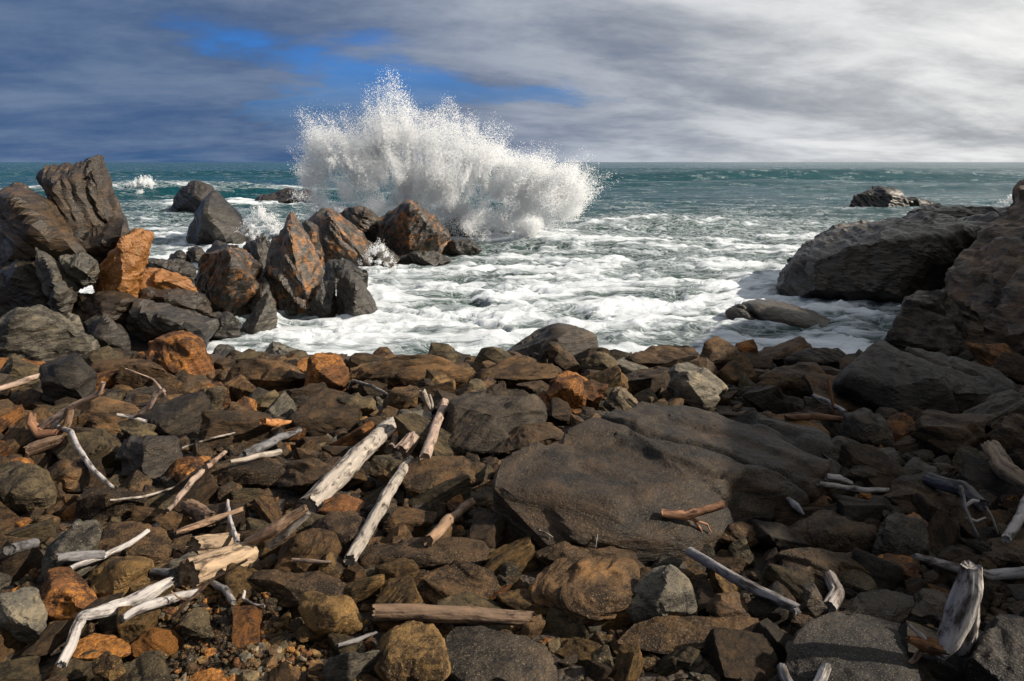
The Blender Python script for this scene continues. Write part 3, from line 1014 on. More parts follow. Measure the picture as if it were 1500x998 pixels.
B('wet', 'steep dark tooth of rock at the edge of the white surf', [(488, 462), (498, 402), (510, 394), (524, 398), (546, 436), (558, 462), (520, 470)], sea=True, base=466, cracks=1, k=1.4, axis=(.8, 0, .5), layers=1.5, **UP)
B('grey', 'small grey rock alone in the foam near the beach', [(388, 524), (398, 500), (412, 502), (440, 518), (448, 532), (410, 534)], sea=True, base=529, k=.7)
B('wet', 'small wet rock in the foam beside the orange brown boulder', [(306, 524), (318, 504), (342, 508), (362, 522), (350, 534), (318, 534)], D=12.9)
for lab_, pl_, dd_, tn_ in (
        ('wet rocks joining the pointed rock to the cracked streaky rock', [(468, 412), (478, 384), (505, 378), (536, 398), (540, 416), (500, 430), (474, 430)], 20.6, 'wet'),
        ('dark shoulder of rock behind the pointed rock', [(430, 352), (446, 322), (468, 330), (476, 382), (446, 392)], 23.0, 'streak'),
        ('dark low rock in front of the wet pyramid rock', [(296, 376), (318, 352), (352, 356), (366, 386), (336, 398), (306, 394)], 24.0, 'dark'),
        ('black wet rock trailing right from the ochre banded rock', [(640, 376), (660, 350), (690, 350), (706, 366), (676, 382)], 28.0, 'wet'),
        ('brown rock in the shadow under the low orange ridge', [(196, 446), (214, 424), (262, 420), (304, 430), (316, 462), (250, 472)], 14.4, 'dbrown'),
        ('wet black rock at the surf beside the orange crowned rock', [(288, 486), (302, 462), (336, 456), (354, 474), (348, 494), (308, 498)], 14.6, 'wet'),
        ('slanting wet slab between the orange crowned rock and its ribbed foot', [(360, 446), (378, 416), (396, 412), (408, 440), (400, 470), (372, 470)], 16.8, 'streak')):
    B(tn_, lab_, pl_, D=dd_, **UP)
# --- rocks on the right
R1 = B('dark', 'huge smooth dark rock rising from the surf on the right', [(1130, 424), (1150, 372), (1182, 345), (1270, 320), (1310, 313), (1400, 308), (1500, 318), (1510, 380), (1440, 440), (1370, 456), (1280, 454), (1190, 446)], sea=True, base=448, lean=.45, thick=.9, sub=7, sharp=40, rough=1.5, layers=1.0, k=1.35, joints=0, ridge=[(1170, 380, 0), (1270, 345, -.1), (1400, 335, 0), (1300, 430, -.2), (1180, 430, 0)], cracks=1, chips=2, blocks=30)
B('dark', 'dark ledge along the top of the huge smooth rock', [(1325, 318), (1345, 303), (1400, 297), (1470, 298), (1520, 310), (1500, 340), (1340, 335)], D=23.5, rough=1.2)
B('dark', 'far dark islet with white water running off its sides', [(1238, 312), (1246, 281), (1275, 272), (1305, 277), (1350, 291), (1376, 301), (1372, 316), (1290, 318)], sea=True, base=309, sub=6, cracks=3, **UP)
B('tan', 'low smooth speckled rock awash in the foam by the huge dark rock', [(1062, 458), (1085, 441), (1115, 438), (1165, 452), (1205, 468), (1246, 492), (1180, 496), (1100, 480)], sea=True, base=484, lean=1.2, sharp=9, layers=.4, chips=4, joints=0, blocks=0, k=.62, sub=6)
CL = B('dbrown', 'layered brown cliff at the right end of the beach', [(1340, 480), (1392, 385), (1440, 322), (1478, 262), (1640, 200), (1800, 250), (1900, 420), (1860, 640), (1500, 620), (1400, 575), (1372, 520)], D=12.2, lean=.5, thick=.6, sub=7, layers=2.0, axis=(-.45, .1, .9), rough=1.3, blocks=60, cracks=5, k=2.1, joints=0, chips=2, cat='cliff', name='cliff', ridge=[(1500, 400, 0), (1430, 480, 0), (1600, 420, -.2), (1550, 560, -.1)])
B('dark', 'jagged dark rock with white streaks in front of the layered cliff', [(1284, 506), (1300, 470), (1325, 430), (1384, 424), (1402, 450), (1430, 520), (1420, 560), (1330, 540)], D=12.4, cracks=3, layers=1.8, rough=1.5, sub=6, lean=.35, k=1.3)


def shade_bluff(label, crest, foot_out, seed):
    """a tall rock wall out of view, added to cast shade; crest: (x, y, z) points along its top, foot_out: how far its foot stands out to the left"""
    pts = []
    for x, y, z in crest:
        pts += [(x, y, z), (x + 3.5, y + .5, z - .5), (x - foot_out, y, -.8), (x + 4.5, y, -.8)]
    v, f = rock_surface(np.array(pts), 5, seed, layers=2.0, axis=(-.45, .1, .9), rough=1.5, blocks=40, cracks=4, joints=0)
    org = np.array((v[:, 0].mean(), v[:, 1].mean(), v[:, 2].min()))
    o = link('cliff', raw_mesh('cliff', v - org, f, crisp=24), M_ROCK, tuple(org), label=label, category='cliff')
    paint(o, 'dbrown', .8)


shade_bluff('unseen rock wall added to shade the beach, nearer than the layered cliff', [(7.6, -4, 6.6), (8.0, 0, 7.0), (8.8, 4, 6.5), (10.4, 8.5, 5.4), (12.2, 12, 6.2), (14.6, 15.5, 6.8)], .9, 71)  # out of view, added so its shadow covers the right foreground
shade_bluff('unseen high headland behind the layered cliff, added for its shade', [(18.2, 15, 7.2), (19.0, 19, 8.4), (21.5, 24, 7.6), (24, 27, 6.0)], 1.6, 72)  # also unseen, added to put the huge dark rock in shade
# --- the rim of the beach above the surf
B('rust', 'orange brown boulder with a bright sunlit face above the surf', [(197, 520), (222, 490), (262, 484), (303, 496), (316, 545), (300, 555), (245, 550), (204, 540)], sub=6, ridge=[(262, 489, 0), (268, 545, -.4), (230, 520, .2), (300, 540, .1)], k=.9)
B('brown', 'smooth rounded brown boulder in front of the orange brown boulder', [(130, 540), (150, 528), (190, 525), (232, 530), (256, 556), (240, 572), (165, 566)], sharp=8, layers=.3, chips=3, joints=0, blocks=0, lean=.8, k=.9)
B('black', 'blackish tilted block before the rounded grey boulder', [(56, 575), (72, 536), (122, 517), (146, 566), (140, 592), (80, 600)], ridge=[(120, 525, 0), (132, 575, -.2), (75, 560, .2)])
B('brown', 'brown boulder with a grey flank left of the red brown block', [(328, 562), (344, 526), (380, 520), (420, 534), (466, 552), (432, 570), (360, 572)])
B('rust', 'red brown split block on the rim left of the long flat boulder', [(444, 566), (454, 532), (478, 516), (512, 540), (506, 564), (480, 580)], cracks=1)
B('brown', 'long flat brown boulder on the rim of the beach', [(503, 550), (530, 528), (580, 519), (660, 521), (692, 535), (680, 552), (636, 574), (540, 572)], cracks=1, k=.8, lean=.7)
B('brown', 'broad brown boulder right of the long flat boulder', [(683, 554), (702, 530), (760, 520), (812, 526), (818, 550), (760, 568), (700, 566)], k=.85, lean=.7)
B('dark', 'dark angular boulder with a clean ridge highest on the rim', [(734, 526), (790, 482), (815, 473), (850, 480), (876, 491), (879, 518), (840, 536), (770, 534)], D=12.3, ridge=[(800, 484, -.1), (860, 496, -.4), (855, 530, -.4), (790, 525, -.1)], layers=.5, rough=.6, k=1.4)
B('dbrown', 'narrow dark shard leaning on the angular ridge boulder', [(796, 512), (806, 500), (818, 502), (852, 538), (842, 552), (806, 536)], k=.9)
B('olive', 'flat grey brown stone right of the leaning shard', [(850, 530), (876, 515), (906, 532), (902, 552), (864, 558)], cat='rock', name='rock')
B('dbrown', 'long dark block with a level top on the rim', [(903, 530), (930, 508), (1020, 505), (1030, 530), (988, 548), (920, 546)], lean=.4)
B('brown', 'peaked brown boulder beside the level topped block', [(1020, 535), (1030, 503), (1045, 492), (1087, 520), (1080, 550), (1040, 556)], k=.8)
B('grey', 'glittering grey speckled boulder under the level topped block', [(976, 544), (990, 530), (1030, 545), (1067, 580), (1052, 600), (1010, 594), (984, 570)], k=1.0, ridge=[(990, 540, .2), (1010, 545, -.3), (1012, 590, -.2)])
B('rust', 'reddish brown split boulder behind the great slab', [(796, 590), (825, 552), (860, 543), (892, 560), (882, 594), (840, 610)], k=.75, cracks=2)
B('tan', 'pale triangular stone standing behind the great slab', [(883, 596), (906, 566), (938, 597), (915, 614)], cat='rock', name='rock', k=.8)
B('brown', 'low brown wedge on the rim left of the grey capped wedge', [(1084, 530), (1150, 502), (1180, 492), (1192, 510), (1150, 534), (1100, 540)], k=.8)
B('dark', 'grey capped dark wedge next to the great dark shelf', [(1148, 530), (1188, 510), (1220, 509), (1242, 530), (1212, 550), (1160, 545)], k=1.2)
B('brown', 'overhanging brown block with a stick below its corner', [(1108, 550), (1135, 534), (1222, 530), (1222, 556), (1200, 586), (1140, 584)], k=.75)
B('black', 'great black shelf of rock sloping down below the cliff', [(1218, 580), (1250, 528), (1286, 497), (1330, 518), (1400, 545), (1510, 572), (1520, 612), (1420, 632), (1330, 628), (1250, 612)], base=616, sub=6, k=1.3, lean=.55, ridge=[(1290, 508, 0), (1400, 560, 0), (1310, 570, .5), (1340, 600, -.1)], cracks=1)
B('dark', 'dark rock at the lower end of the great black shelf', [(1398, 625), (1460, 588), (1530, 570), (1530, 630), (1440, 645)])
B('dark', 'mossy dark block behind the great slab', [(640, 648), (668, 576), (780, 570), (802, 590), (797, 628), (730, 662), (655, 664)], sub=6, lean=.9, k=1.1, cracks=1)
B('dbrown', 'low dark brown rock between the mossy block and the great slab', [(716, 660), (760, 626), (820, 618), (834, 640), (775, 672)], lean=.8)
slab('dbrown', 'great flat brown slab with a white salt stain in mid beach',
     [(718, 712, .30), (740, 676, .34), (850, 627, .38), (940, 598, .36), (1060, 600, .33), (1205, 626, .28), (1228, 660, .22), (1190, 706, .15), (1095, 742, .14), (985, 768, .16), (900, 764, .20), (800, 752, .26)], .62, sub=7, k=.50, sharp=120, chips=3, layers=.7, rough=.55, blocks=12, cracks=2, joints=0, axis=(.25, .1, 1))['wet'] = .32
B('brown', 'low ledge along the right back edge of the great slab', [(1060, 612), (1090, 602), (1190, 622), (1216, 640), (1200, 652), (1100, 640)], lean=1.2)
# --- loose boulders of the beach, left half
B('brown', 'flat topped brown block beside the forked white branch', [(113, 605), (138, 578), (212, 602), (190, 636), (155, 628), (118, 622)], lean=.9)
B('black', 'black speckled boulder right of the bent white branch', [(168, 672), (186, 646), (266, 636), (268, 682), (228, 708), (175, 698)], k=1.6, lean=.7)
B('olive', 'broad olive brown boulder cut by the left picture edge', [(-40, 700), (50, 675), (86, 716), (80, 742), (-40, 752)], lean=.9)
B('brown', 'brown chunk leaning over the broad olive boulder', [(58, 712), (95, 673), (130, 676), (116, 708), (90, 722)], k=.8)
B('olive', 'small pointed slab under the forked white branch', [(172, 622), (188, 612), (236, 640), (222, 656), (188, 648)], cat='rock', name='rock')
B('dbrown', 'long brown boulder under the thin white twig', [(108, 730), (150, 713), (216, 733), (214, 748), (160, 762), (118, 760)])
B('grey', 'grey brown tilted slab beside the blue grey log', [(60, 856), (75, 802), (112, 760), (152, 770), (134, 805), (104, 852)], k=.75, lean=.8)
B('brown', 'big brown boulder behind the white stick', [(128, 806), (150, 770), (214, 764), (256, 786), (252, 834), (200, 838)], k=.85, lean=.7)
B('gold', 'golden grained boulder in front of the white stick', [(128, 864), (160, 830), (190, 814), (226, 826), (222, 854), (186, 886), (150, 880)], k=.8)
B('rust', 'boulder with a rust orange crest and dark front', [(52, 892), (70, 836), (104, 831), (140, 860), (157, 892), (120, 912), (70, 912)], k=1.1, ridge=[(75, 842, -.2), (140, 875, -.1), (100, 880, .2)])
B('grey', 'pale grey block in front of the rust crested boulder', [(-14, 880), (30, 859), (70, 880), (58, 932), (30, 946), (-14, 930)], k=.95, ridge=[(16, 875, -.2), (50, 925, -.2), (10, 920, 0)])
B('orange', 'bright orange stone under the crooked white branch', [(98, 948), (130, 934), (184, 928), (192, 944), (152, 968), (110, 968)], k=.75, cat='rock', name='rock')
B('gold', 'golden wedge stone below the bright orange stone', [(134, 984), (162, 954), (184, 976), (160, 1004)], cat='rock', name='rock')
B('olive', 'olive slab with an orange side low in the gravel', [(150, 1014), (240, 954), (256, 985), (256, 1020), (170, 1030)], k=.85)
B('orange', 'round orange stone at the bottom of the gravel patch', [(274, 1004), (310, 979), (338, 988), (334, 1012), (290, 1016)], k=.8, cat='rock', name='rock')
B('olive', 'square grey brown stone left of the gravel patch', [(262, 900), (280, 890), (312, 893), (314, 928), (290, 936), (268, 920)], cat='rock', name='rock')
B('gold', 'rounded golden boulder right of the gravel patch', [(436, 892), (460, 870), (492, 866), (532, 902), (526, 924), (490, 940), (454, 920)], k=.9, sharp=12)
B('dbrown', 'long dark flat rock behind the rounded golden boulder', [(362, 848), (400, 834), (524, 876), (516, 890), (430, 892), (380, 878)], lean=.9)
B('gold', 'pale golden boulder with a flat face in front of the brown log', [(548, 962), (565, 920), (612, 911), (642, 920), (667, 976), (640, 1000), (570, 1000)], k=1.0, sub=6, ridge=[(570, 925, -.1), (640, 930, -.2), (600, 990, -.2), (655, 975, .2)])
B('dark', 'dark sloping rock right of the pale golden boulder', [(634, 918), (700, 918), (752, 950), (818, 988), (800, 1012), (700, 1014), (660, 970)], k=1.1, lean=.8)
B('brown', 'thick brown slab resting behind the brown log', [(588, 860), (612, 820), (700, 828), (734, 860), (726, 884), (650, 888), (600, 880)], k=.9, lean=.6)
B('dbrown', 'flat dark slab lying behind the thick brown slab', [(526, 812), (560, 792), (650, 787), (717, 790), (712, 812), (600, 828), (532, 838)], k=1.1, lean=.9)
B('brown', 'great rounded boulder with a bright crest in front of the flat slab', [(776, 872), (800, 833), (850, 815), (902, 815), (942, 842), (934, 876), (872, 914), (800, 910)], sub=6, sharp=14, ridge=[(880, 830, -.2), (900, 860, -.2), (820, 860, -.2), (860, 895, 0)], k=.95)
B('grey', 'upright grey slab leaning on the great rounded boulder', [(912, 885), (960, 845), (1003, 827), (1022, 897), (985, 910), (936, 908)], thick=.4, k=.85, lean=.6)
B('brown', 'long brown boulder lying before the upright grey slab', [(902, 928), (940, 908), (1080, 902), (1132, 920), (1092, 940), (1020, 952), (958, 952)], k=.8, lean=.8)
B('dbrown', 'dark brown boulder between the great slab and the rounded boulder', [(782, 812), (820, 788), (872, 795), (942, 822), (904, 840), (800, 838)], lean=.8)
B('dbrown', 'dark brown boulder between the two long pale logs', [(452, 800), (470, 752), (530, 748), (544, 778), (522, 812), (480, 818)], k=1.1, lean=.7)
B('rust', 'orange stone at the broken end of the thick pale log', [(466, 742), (500, 724), (534, 740), (524, 758), (476, 756)], cat='rock', name='rock')
B('brown', 'flat brown block right of the two long pale logs', [(586, 700), (622, 668), (694, 668), (697, 694), (662, 736), (600, 732)], k=.8, lean=.9)
B('olive', 'blocky olive stone under the upper end of the thick pale log', [(538, 690), (548, 662), (590, 664), (600, 690), (570, 706)], k=.8)
B('olive', 'olive brown block below the red brown split block', [(476, 606), (490, 578), (546, 575), (552, 602), (505, 618)], k=.8)
B('brown', 'brown cube of stone left of the small hooked stick', [(563, 600), (580, 565), (616, 570), (612, 598), (580, 606)], k=.9)
B('grey', 'grey grained stone above the hollow log end', [(572, 626), (580, 598), (634, 600), (626, 630), (590, 636)], k=.8)
B('dbrown', 'long flat dark rock beneath the pale broken stick', [(296, 690), (310, 672), (400, 667), (427, 685), (408, 706), (330, 712)], lean=.8)
B('rust', 'orange brown rounded stone crossed by a pinkish stick', [(243, 696), (265, 668), (300, 670), (304, 692), (268, 710)], k=.9)
B('dbrown', 'dark brown slab left of the thick pale log', [(406, 710), (430, 686), (500, 669), (504, 692), (450, 724)], k=1.1)
B('olive', 'upright olive stone in front of the brown grey flanked boulder', [(282, 606), (298, 565), (332, 568), (322, 604), (300, 612)])
B('brown', 'brown pointed wedge with a sunlit top in the left rubble', [(322, 612), (340, 588), (376, 612), (372, 630), (334, 632)])
B('olive', 'pale olive block with a shadowed side in the left rubble', [(358, 592), (405, 571), (424, 602), (380, 610)])
# --- loose boulders of the beach, right half
B('dbrown', 'faceted brown boulder under the great black shelf', [(1333, 632), (1350, 600), (1400, 605), (1447, 615), (1422, 655), (1370, 664)], k=1.1, ridge=[(1360, 606, 0), (1400, 612, -.3), (1408, 650, -.3)])
B('dbrown', 'brown boulder right of the faceted boulder', [(1440, 636), (1470, 605), (1530, 612), (1530, 668), (1470, 668)], k=1.1)
B('dark', 'dark lump at the right corner of the great slab', [(1198, 658), (1240, 638), (1272, 655), (1244, 678), (1210, 678)], k=1.3)
B('dark', 'broad dark boulder with a grey crest right of the great slab', [(1200, 694), (1258, 662), (1318, 652), (1322, 690), (1280, 710), (1215, 712)], k=1.3)
B('dark', 'grey sheened dark rock in front of the great black shelf', [(1226, 640), (1240, 604), (1268, 597), (1302, 630), (1312, 656), (1270, 656)], k=1.4)
B('black', 'black angular rock in the right rubble', [(1312, 700), (1340, 669), (1377, 686), (1372, 708), (1330, 712)], k=1.5)
B('dbrown', 'ridged brown slab in the right rubble', [(1294, 722), (1340, 695), (1402, 720), (1414, 746), (1330, 754)], lean=.9)
B('dbrown', 'round backed brown boulder by the blue grey chip', [(1136, 800), (1150, 762), (1200, 747), (1250, 754), (1288, 776), (1272, 808), (1190, 814)], sharp=12, k=1.0)
B('dark', 'streaked dark boulder right of the round backed boulder', [(1276, 812), (1300, 751), (1350, 770), (1364, 806), (1300, 824)], k=1.3, axis=(.7, 0, .7))
B('dbrown', 'smooth domed rock above the short curved stub', [(1132, 842), (1140, 811), (1200, 802), (1260, 815), (1288, 842), (1232, 864), (1160, 860)], k=1.1, sharp=12)
B('black', 'massive black block beneath the splintered stump', [(1146, 1000), (1164, 900), (1250, 899), (1342, 925), (1364, 948), (1310, 1010), (1180, 1020)], sub=6, k=1.2, ridge=[(1175, 908, 0), (1330, 940, 0), (1250, 960, .1)])
B('dark', 'layered dark rock behind the massive black block', [(1224, 896), (1258, 868), (1340, 864), (1348, 898), (1280, 912)], k=1.1, layers=1.8)
B('black', 'black rock in the bottom right corner', [(1404, 990), (1460, 910), (1530, 900), (1530, 1030), (1420, 1030)], k=1.3)
B('dark', 'flat dark rock left of the splintered stump', [(1334, 890), (1352, 862), (1392, 868), (1402, 896), (1352, 912)], k=1.2)
B('rust', 'rust coloured flake under the long grey curved branch', [(1266, 826), (1300, 811), (1348, 818), (1332, 850), (1290, 848)], k=.7, cat='rock', name='rock')
B('dbrown', 'banded brown rock behind the long grey curved branch', [(1424, 826), (1450, 796), (1530, 788), (1530, 838), (1450, 840)], layers=1.8)
B('brown', 'brown stone in front of the twisted red root', [(1044, 784), (1066, 764), (1094, 764), (1118, 782), (1098, 798), (1060, 796)], cat='rock', name='rock', k=.8)
B('dark', 'dark wedge stone beside the short curved stub', [(1172, 896), (1180, 858), (1194, 854), (1212, 890), (1196, 902)], cat='rock', name='rock', k=1.3)
B('dbrown', 'three cornered stone under the purple grey stick', [(1034, 900), (1058, 866), (1070, 868), (1102, 902), (1070, 912)], cat='rock', name='rock')

# ------------------------------------------------------------------ loose rocks that fill the beach between the boulders
bpy.context.view_layer.update()
DG = bpy.context.evaluated_depsgraph_get()


def down(x, y):
    hit, loc, nrm, idx, ob, _ = SC.ray_cast(DG, Vector((x, y, 12.0)), Vector((0, 0, -1)))
    return (loc, ob) if hit else (None, None)


def look(u, v):
    d = ray(u, v)
    hit, loc, nrm, idx, ob, _ = SC.ray_cast(DG, Vector((0, 0, CAM_Z)), Vector(d).normalized())
    return (loc, ob) if hit else (None, None)


def loose_shape(seed, sub, sharp=60):
    rs = np.random.RandomState(seed)
    n = rs.randint(8, 13)
    p = np.array([(a, b, c) for a in (-1, 1) for b in (-1, 1) for c in (-1, 1)], float)
    p = p * rs.uniform(.45, 1.0, (8, 3)) + rs.normal(size=(8, 3)) * .12
    p *= np.array((1.0, rs.uniform(.6, .95), rs.uniform(.40, .80)))
    v, f = rock_surface(p, sub, seed, sharp=sharp, chips=3, joints=1, rough=.65, layers=.8, blocks=5 if sub > 3 else 0)
    v = v - (v.max(0) + v.min(0)) / 2
    return v / np.abs(v).max(), f


PROTO = []
for s in range(22):
    v, f = loose_shape(500 + s, 5)
    me = raw_mesh('rock', v, f, crisp=24)
    me.materials.append(M_ROCK)
    PROTO.append(me)
FILL = {  # tint: (label, group)
    'brown': ('loose brown angular rock among the beach rubble', 'loose brown rocks'),
    'dbrown': ('loose dark brown rock among the beach rubble', 'loose dark brown rocks'),
    'dark': ('loose blackish grey rock among the beach rubble', 'loose blackish rocks'),
    'olive': ('loose olive brown rock among the beach rubble', 'loose olive rocks'),
    'gold': ('loose golden brown rock among the beach rubble', 'loose golden rocks'),
    'rust': ('loose rust red rock among the beach rubble', 'loose rust red rocks'),
    'grey': ('loose grey rock among the beach rubble', 'loose grey rocks'),
    'orange': ('loose bright orange stone among the beach rubble', 'loose orange stones'),
}
rs = np.random.RandomState(21)
spots = []
HEROES = [(o.location.x, o.location.y, o['label']) for o in SC.objects if o.get('category') in ('boulder', 'rock') and o.location.y < 12.9 and len(o['label'].split()) <= 9]
TWORD = {'brown': 'brown', 'dbrown': 'dark brown', 'dark': 'blackish', 'olive': 'olive', 'gold': 'golden', 'rust': 'rusty red', 'grey': 'grey', 'orange': 'orange'}


def loose_label(x, y, r, tint):
    hx, hy, lab = min(HEROES, key=lambda h: (h[0] - x) ** 2 + (h[1] - y) ** 2)
    return '%s loose %s rock by the %s' % ('small' if r < .022 * y else 'big', TWORD[tint], lab)


def pick_tint(u, v):
    r = rs.uniform()
    if u > 1080:
        tab = (('dbrown', .50), ('dark', .82), ('brown', .93), ('rust', .96), ('olive', 1.01))
    elif v > 800:
        tab = (('gold', .26), ('brown', .50), ('olive', .66), ('dbrown', .78), ('rust', .86), ('orange', .89), ('grey', 1.01))
    else:
        tab = (('brown', .38), ('dbrown', .64), ('olive', .80), ('rust', .87), ('dark', .93), ('grey', .97), ('gold', 1.01))
    for k, q in tab:
        if r < q:
            return k


tries = 0
while len(spots) < 205 and tries < 6000:
    tries += 1
    u, v = rs.uniform(-40, 1540), 545 + 460 * rs.uniform() ** 1.1
    loc, ob = look(u, v)
    if ob is None or ob.name != 'beach_ground' or loc.y > 12.6:
        continue
    if 255 < u < 460 and v > 880 and rs.uniform() < 0.93:
        continue
    frac = len(spots) / 205
    spx = (92 - 58 * frac) * rs.uniform(.75, 1.2)
    r = 0.5 * spx * loc.y / FPX * 1.12
    if any((loc.x - a) ** 2 + (loc.y - b) ** 2 < (0.80 * (r + c)) ** 2 for a, b, c in spots):
        continue
    spots.append((loc.x, loc.y, r))
    tint = pick_tint(u, v)
    o = link('rock', PROTO[rs.randint(len(PROTO))], None, (loc.x, loc.y, loc.z + r * rs.uniform(.18, .42)), label=loose_label(loc.x, loc.y, r, tint), category='rock', group=FILL[tint][1])
    sz = np.array((1.08, rs.uniform(.75, 1.1), rs.uniform(.6, 1.05))) * r
    o.scale = tuple(sz)
    o.rotation_euler = (rs.normal() * .35, rs.normal() * .35, rs.uniform(0, 6.28))
    paint(o, tint, rs.uniform(.75, 1.2))
bpy.context.view_layer.update()
DG = bpy.context.evaluated_depsgraph_get()

# the rest of the stones: too many and too small to count
SMALL = [loose_shape(900 + s, 2, 40) for s in range(14)]
SMALL2 = [loose_shape(930 + s, 3, 26) for s in range(14)]


def rubble(name, count, mode, label, cat):
    V, F, Cc, base = [], [], [], 0
    got = tr = 0
    while got < count and tr < count * 6:
        tr += 1
        if mode == 'gravel':
            u, v = rs.normal(360, 75), rs.uniform(845, 1040)
        else:
            u, v = rs.uniform(-420, 1950), 528 + 490 * rs.uniform() ** 1.25
        if mode == 'ground':
            q = on_beach(u, v)
            loc, ob = down(q[0] + rs.normal() * .2, q[1] + rs.normal() * .3)
        else:
            loc, ob = look(u, v)
        if ob is None or not (ob.name == 'beach_ground' or (mode == 'gravel' and ob.name == 'rubble')) or loc.y > 13.2:
            continue
        if mode == 'gravel':
            spx = float(np.clip(rs.lognormal(2.05, 0.5), 4, 24))
        else:
            spx = float(np.clip(rs.lognormal(3.05, 0.40), 10, 52))
            if 255 < u < 460 and v > 880:
                spx *= .5
        r = 0.5 * spx * max(loc.y, 2.2) / FPX * 1.15
        sv, sf = (SMALL2 if spx > 30 and loc.y < 4.6 else SMALL)[rs.randint(14)]
        e = Matrix.Rotation(rs.uniform(0, 6.28), 3, 'Z') @ Matrix.Rotation(rs.normal() * .4, 3, 'X') @ Matrix.Rotation(rs.normal() * .4, 3, 'Y')
        v3 = (sv * np.array((1, rs.uniform(.75, 1.1), rs.uniform(.75, 1.2)))) @ np.array(e).T * r
        if mode == 'gravel' and rs.uniform() < .3:
            v3[:, 2] *= .8
        v3 = v3 + np.array((loc.x, loc.y, loc.z + r * rs.uniform(.1, .55)))
        V.append(v3)
        F.append(sf + base)
        base += len(sv)
        tn = pick_tint(u, v)
        if mode == 'gravel' and rs.uniform() < .16:
            tn = 'tan'
        t4 = np.array(TINT[tn][:4])
        t4[:3] *= rs.uniform(.4, 1.0)
        if mode == 'gravel':
            t4[:3] *= 1.8
        Cc.append(np.repeat(t4[None], len(sv), 0))
        got += 1
    me = raw_mesh(name, np.vstack(V), np.vstack(F), False)
    point_colour(me, 'stone', np.vstack(Cc))
    return link(name, me, M_RUBBLE, kind='stuff', label=label, category=cat)


rubble('rubble', 5400, 'ground', 'broken brown stones filling the gaps between the boulders', 'rubble')
bpy.context.view_layer.update()
DG = bpy.context.evaluated_depsgraph_get()
rubble('gravel', 1500, 'gravel', 'fine golden gravel and pebbles in front of the driftwood', 'gravel')

# ------------------------------------------------------------------ driftwood
bpy.context.view_layer.update()
DG = bpy.context.evaluated_depsgraph_get()
WOOD = {'pale': (0.245, 0.215, 0.185), 'silver': (0.267, 0.249, 0.241), 'tan': (0.258, 0.185, 0.120), 'brown': (0.129, 0.082, 0.052), 'blue': (.180, .174, .180),
        'white': (0.310, 0.288, 0.275), 'red': (0.224, 0.112, 0.060), 'dark': (0.065, 0.052, 0.043), 'pink': (0.258, 0.189, 0.150), 'rust': (0.292, 0.129, 0.047)}


def touch(u, v, r):
    """the spot on the stones that a photo point of a piece of wood lies on"""
    best = None
    for du, dv in ((0, 0), (3, 0), (-3, 0), (0, 3), (0, -3)):
        loc, ob = look(u + du, v + dv)
        if ob is not None and ob.name != 'sea':
            best = loc.y if best is None else min(best, loc.y)
    if best is None:
        best = float(on_beach(u, v, .1)[1])
    return best


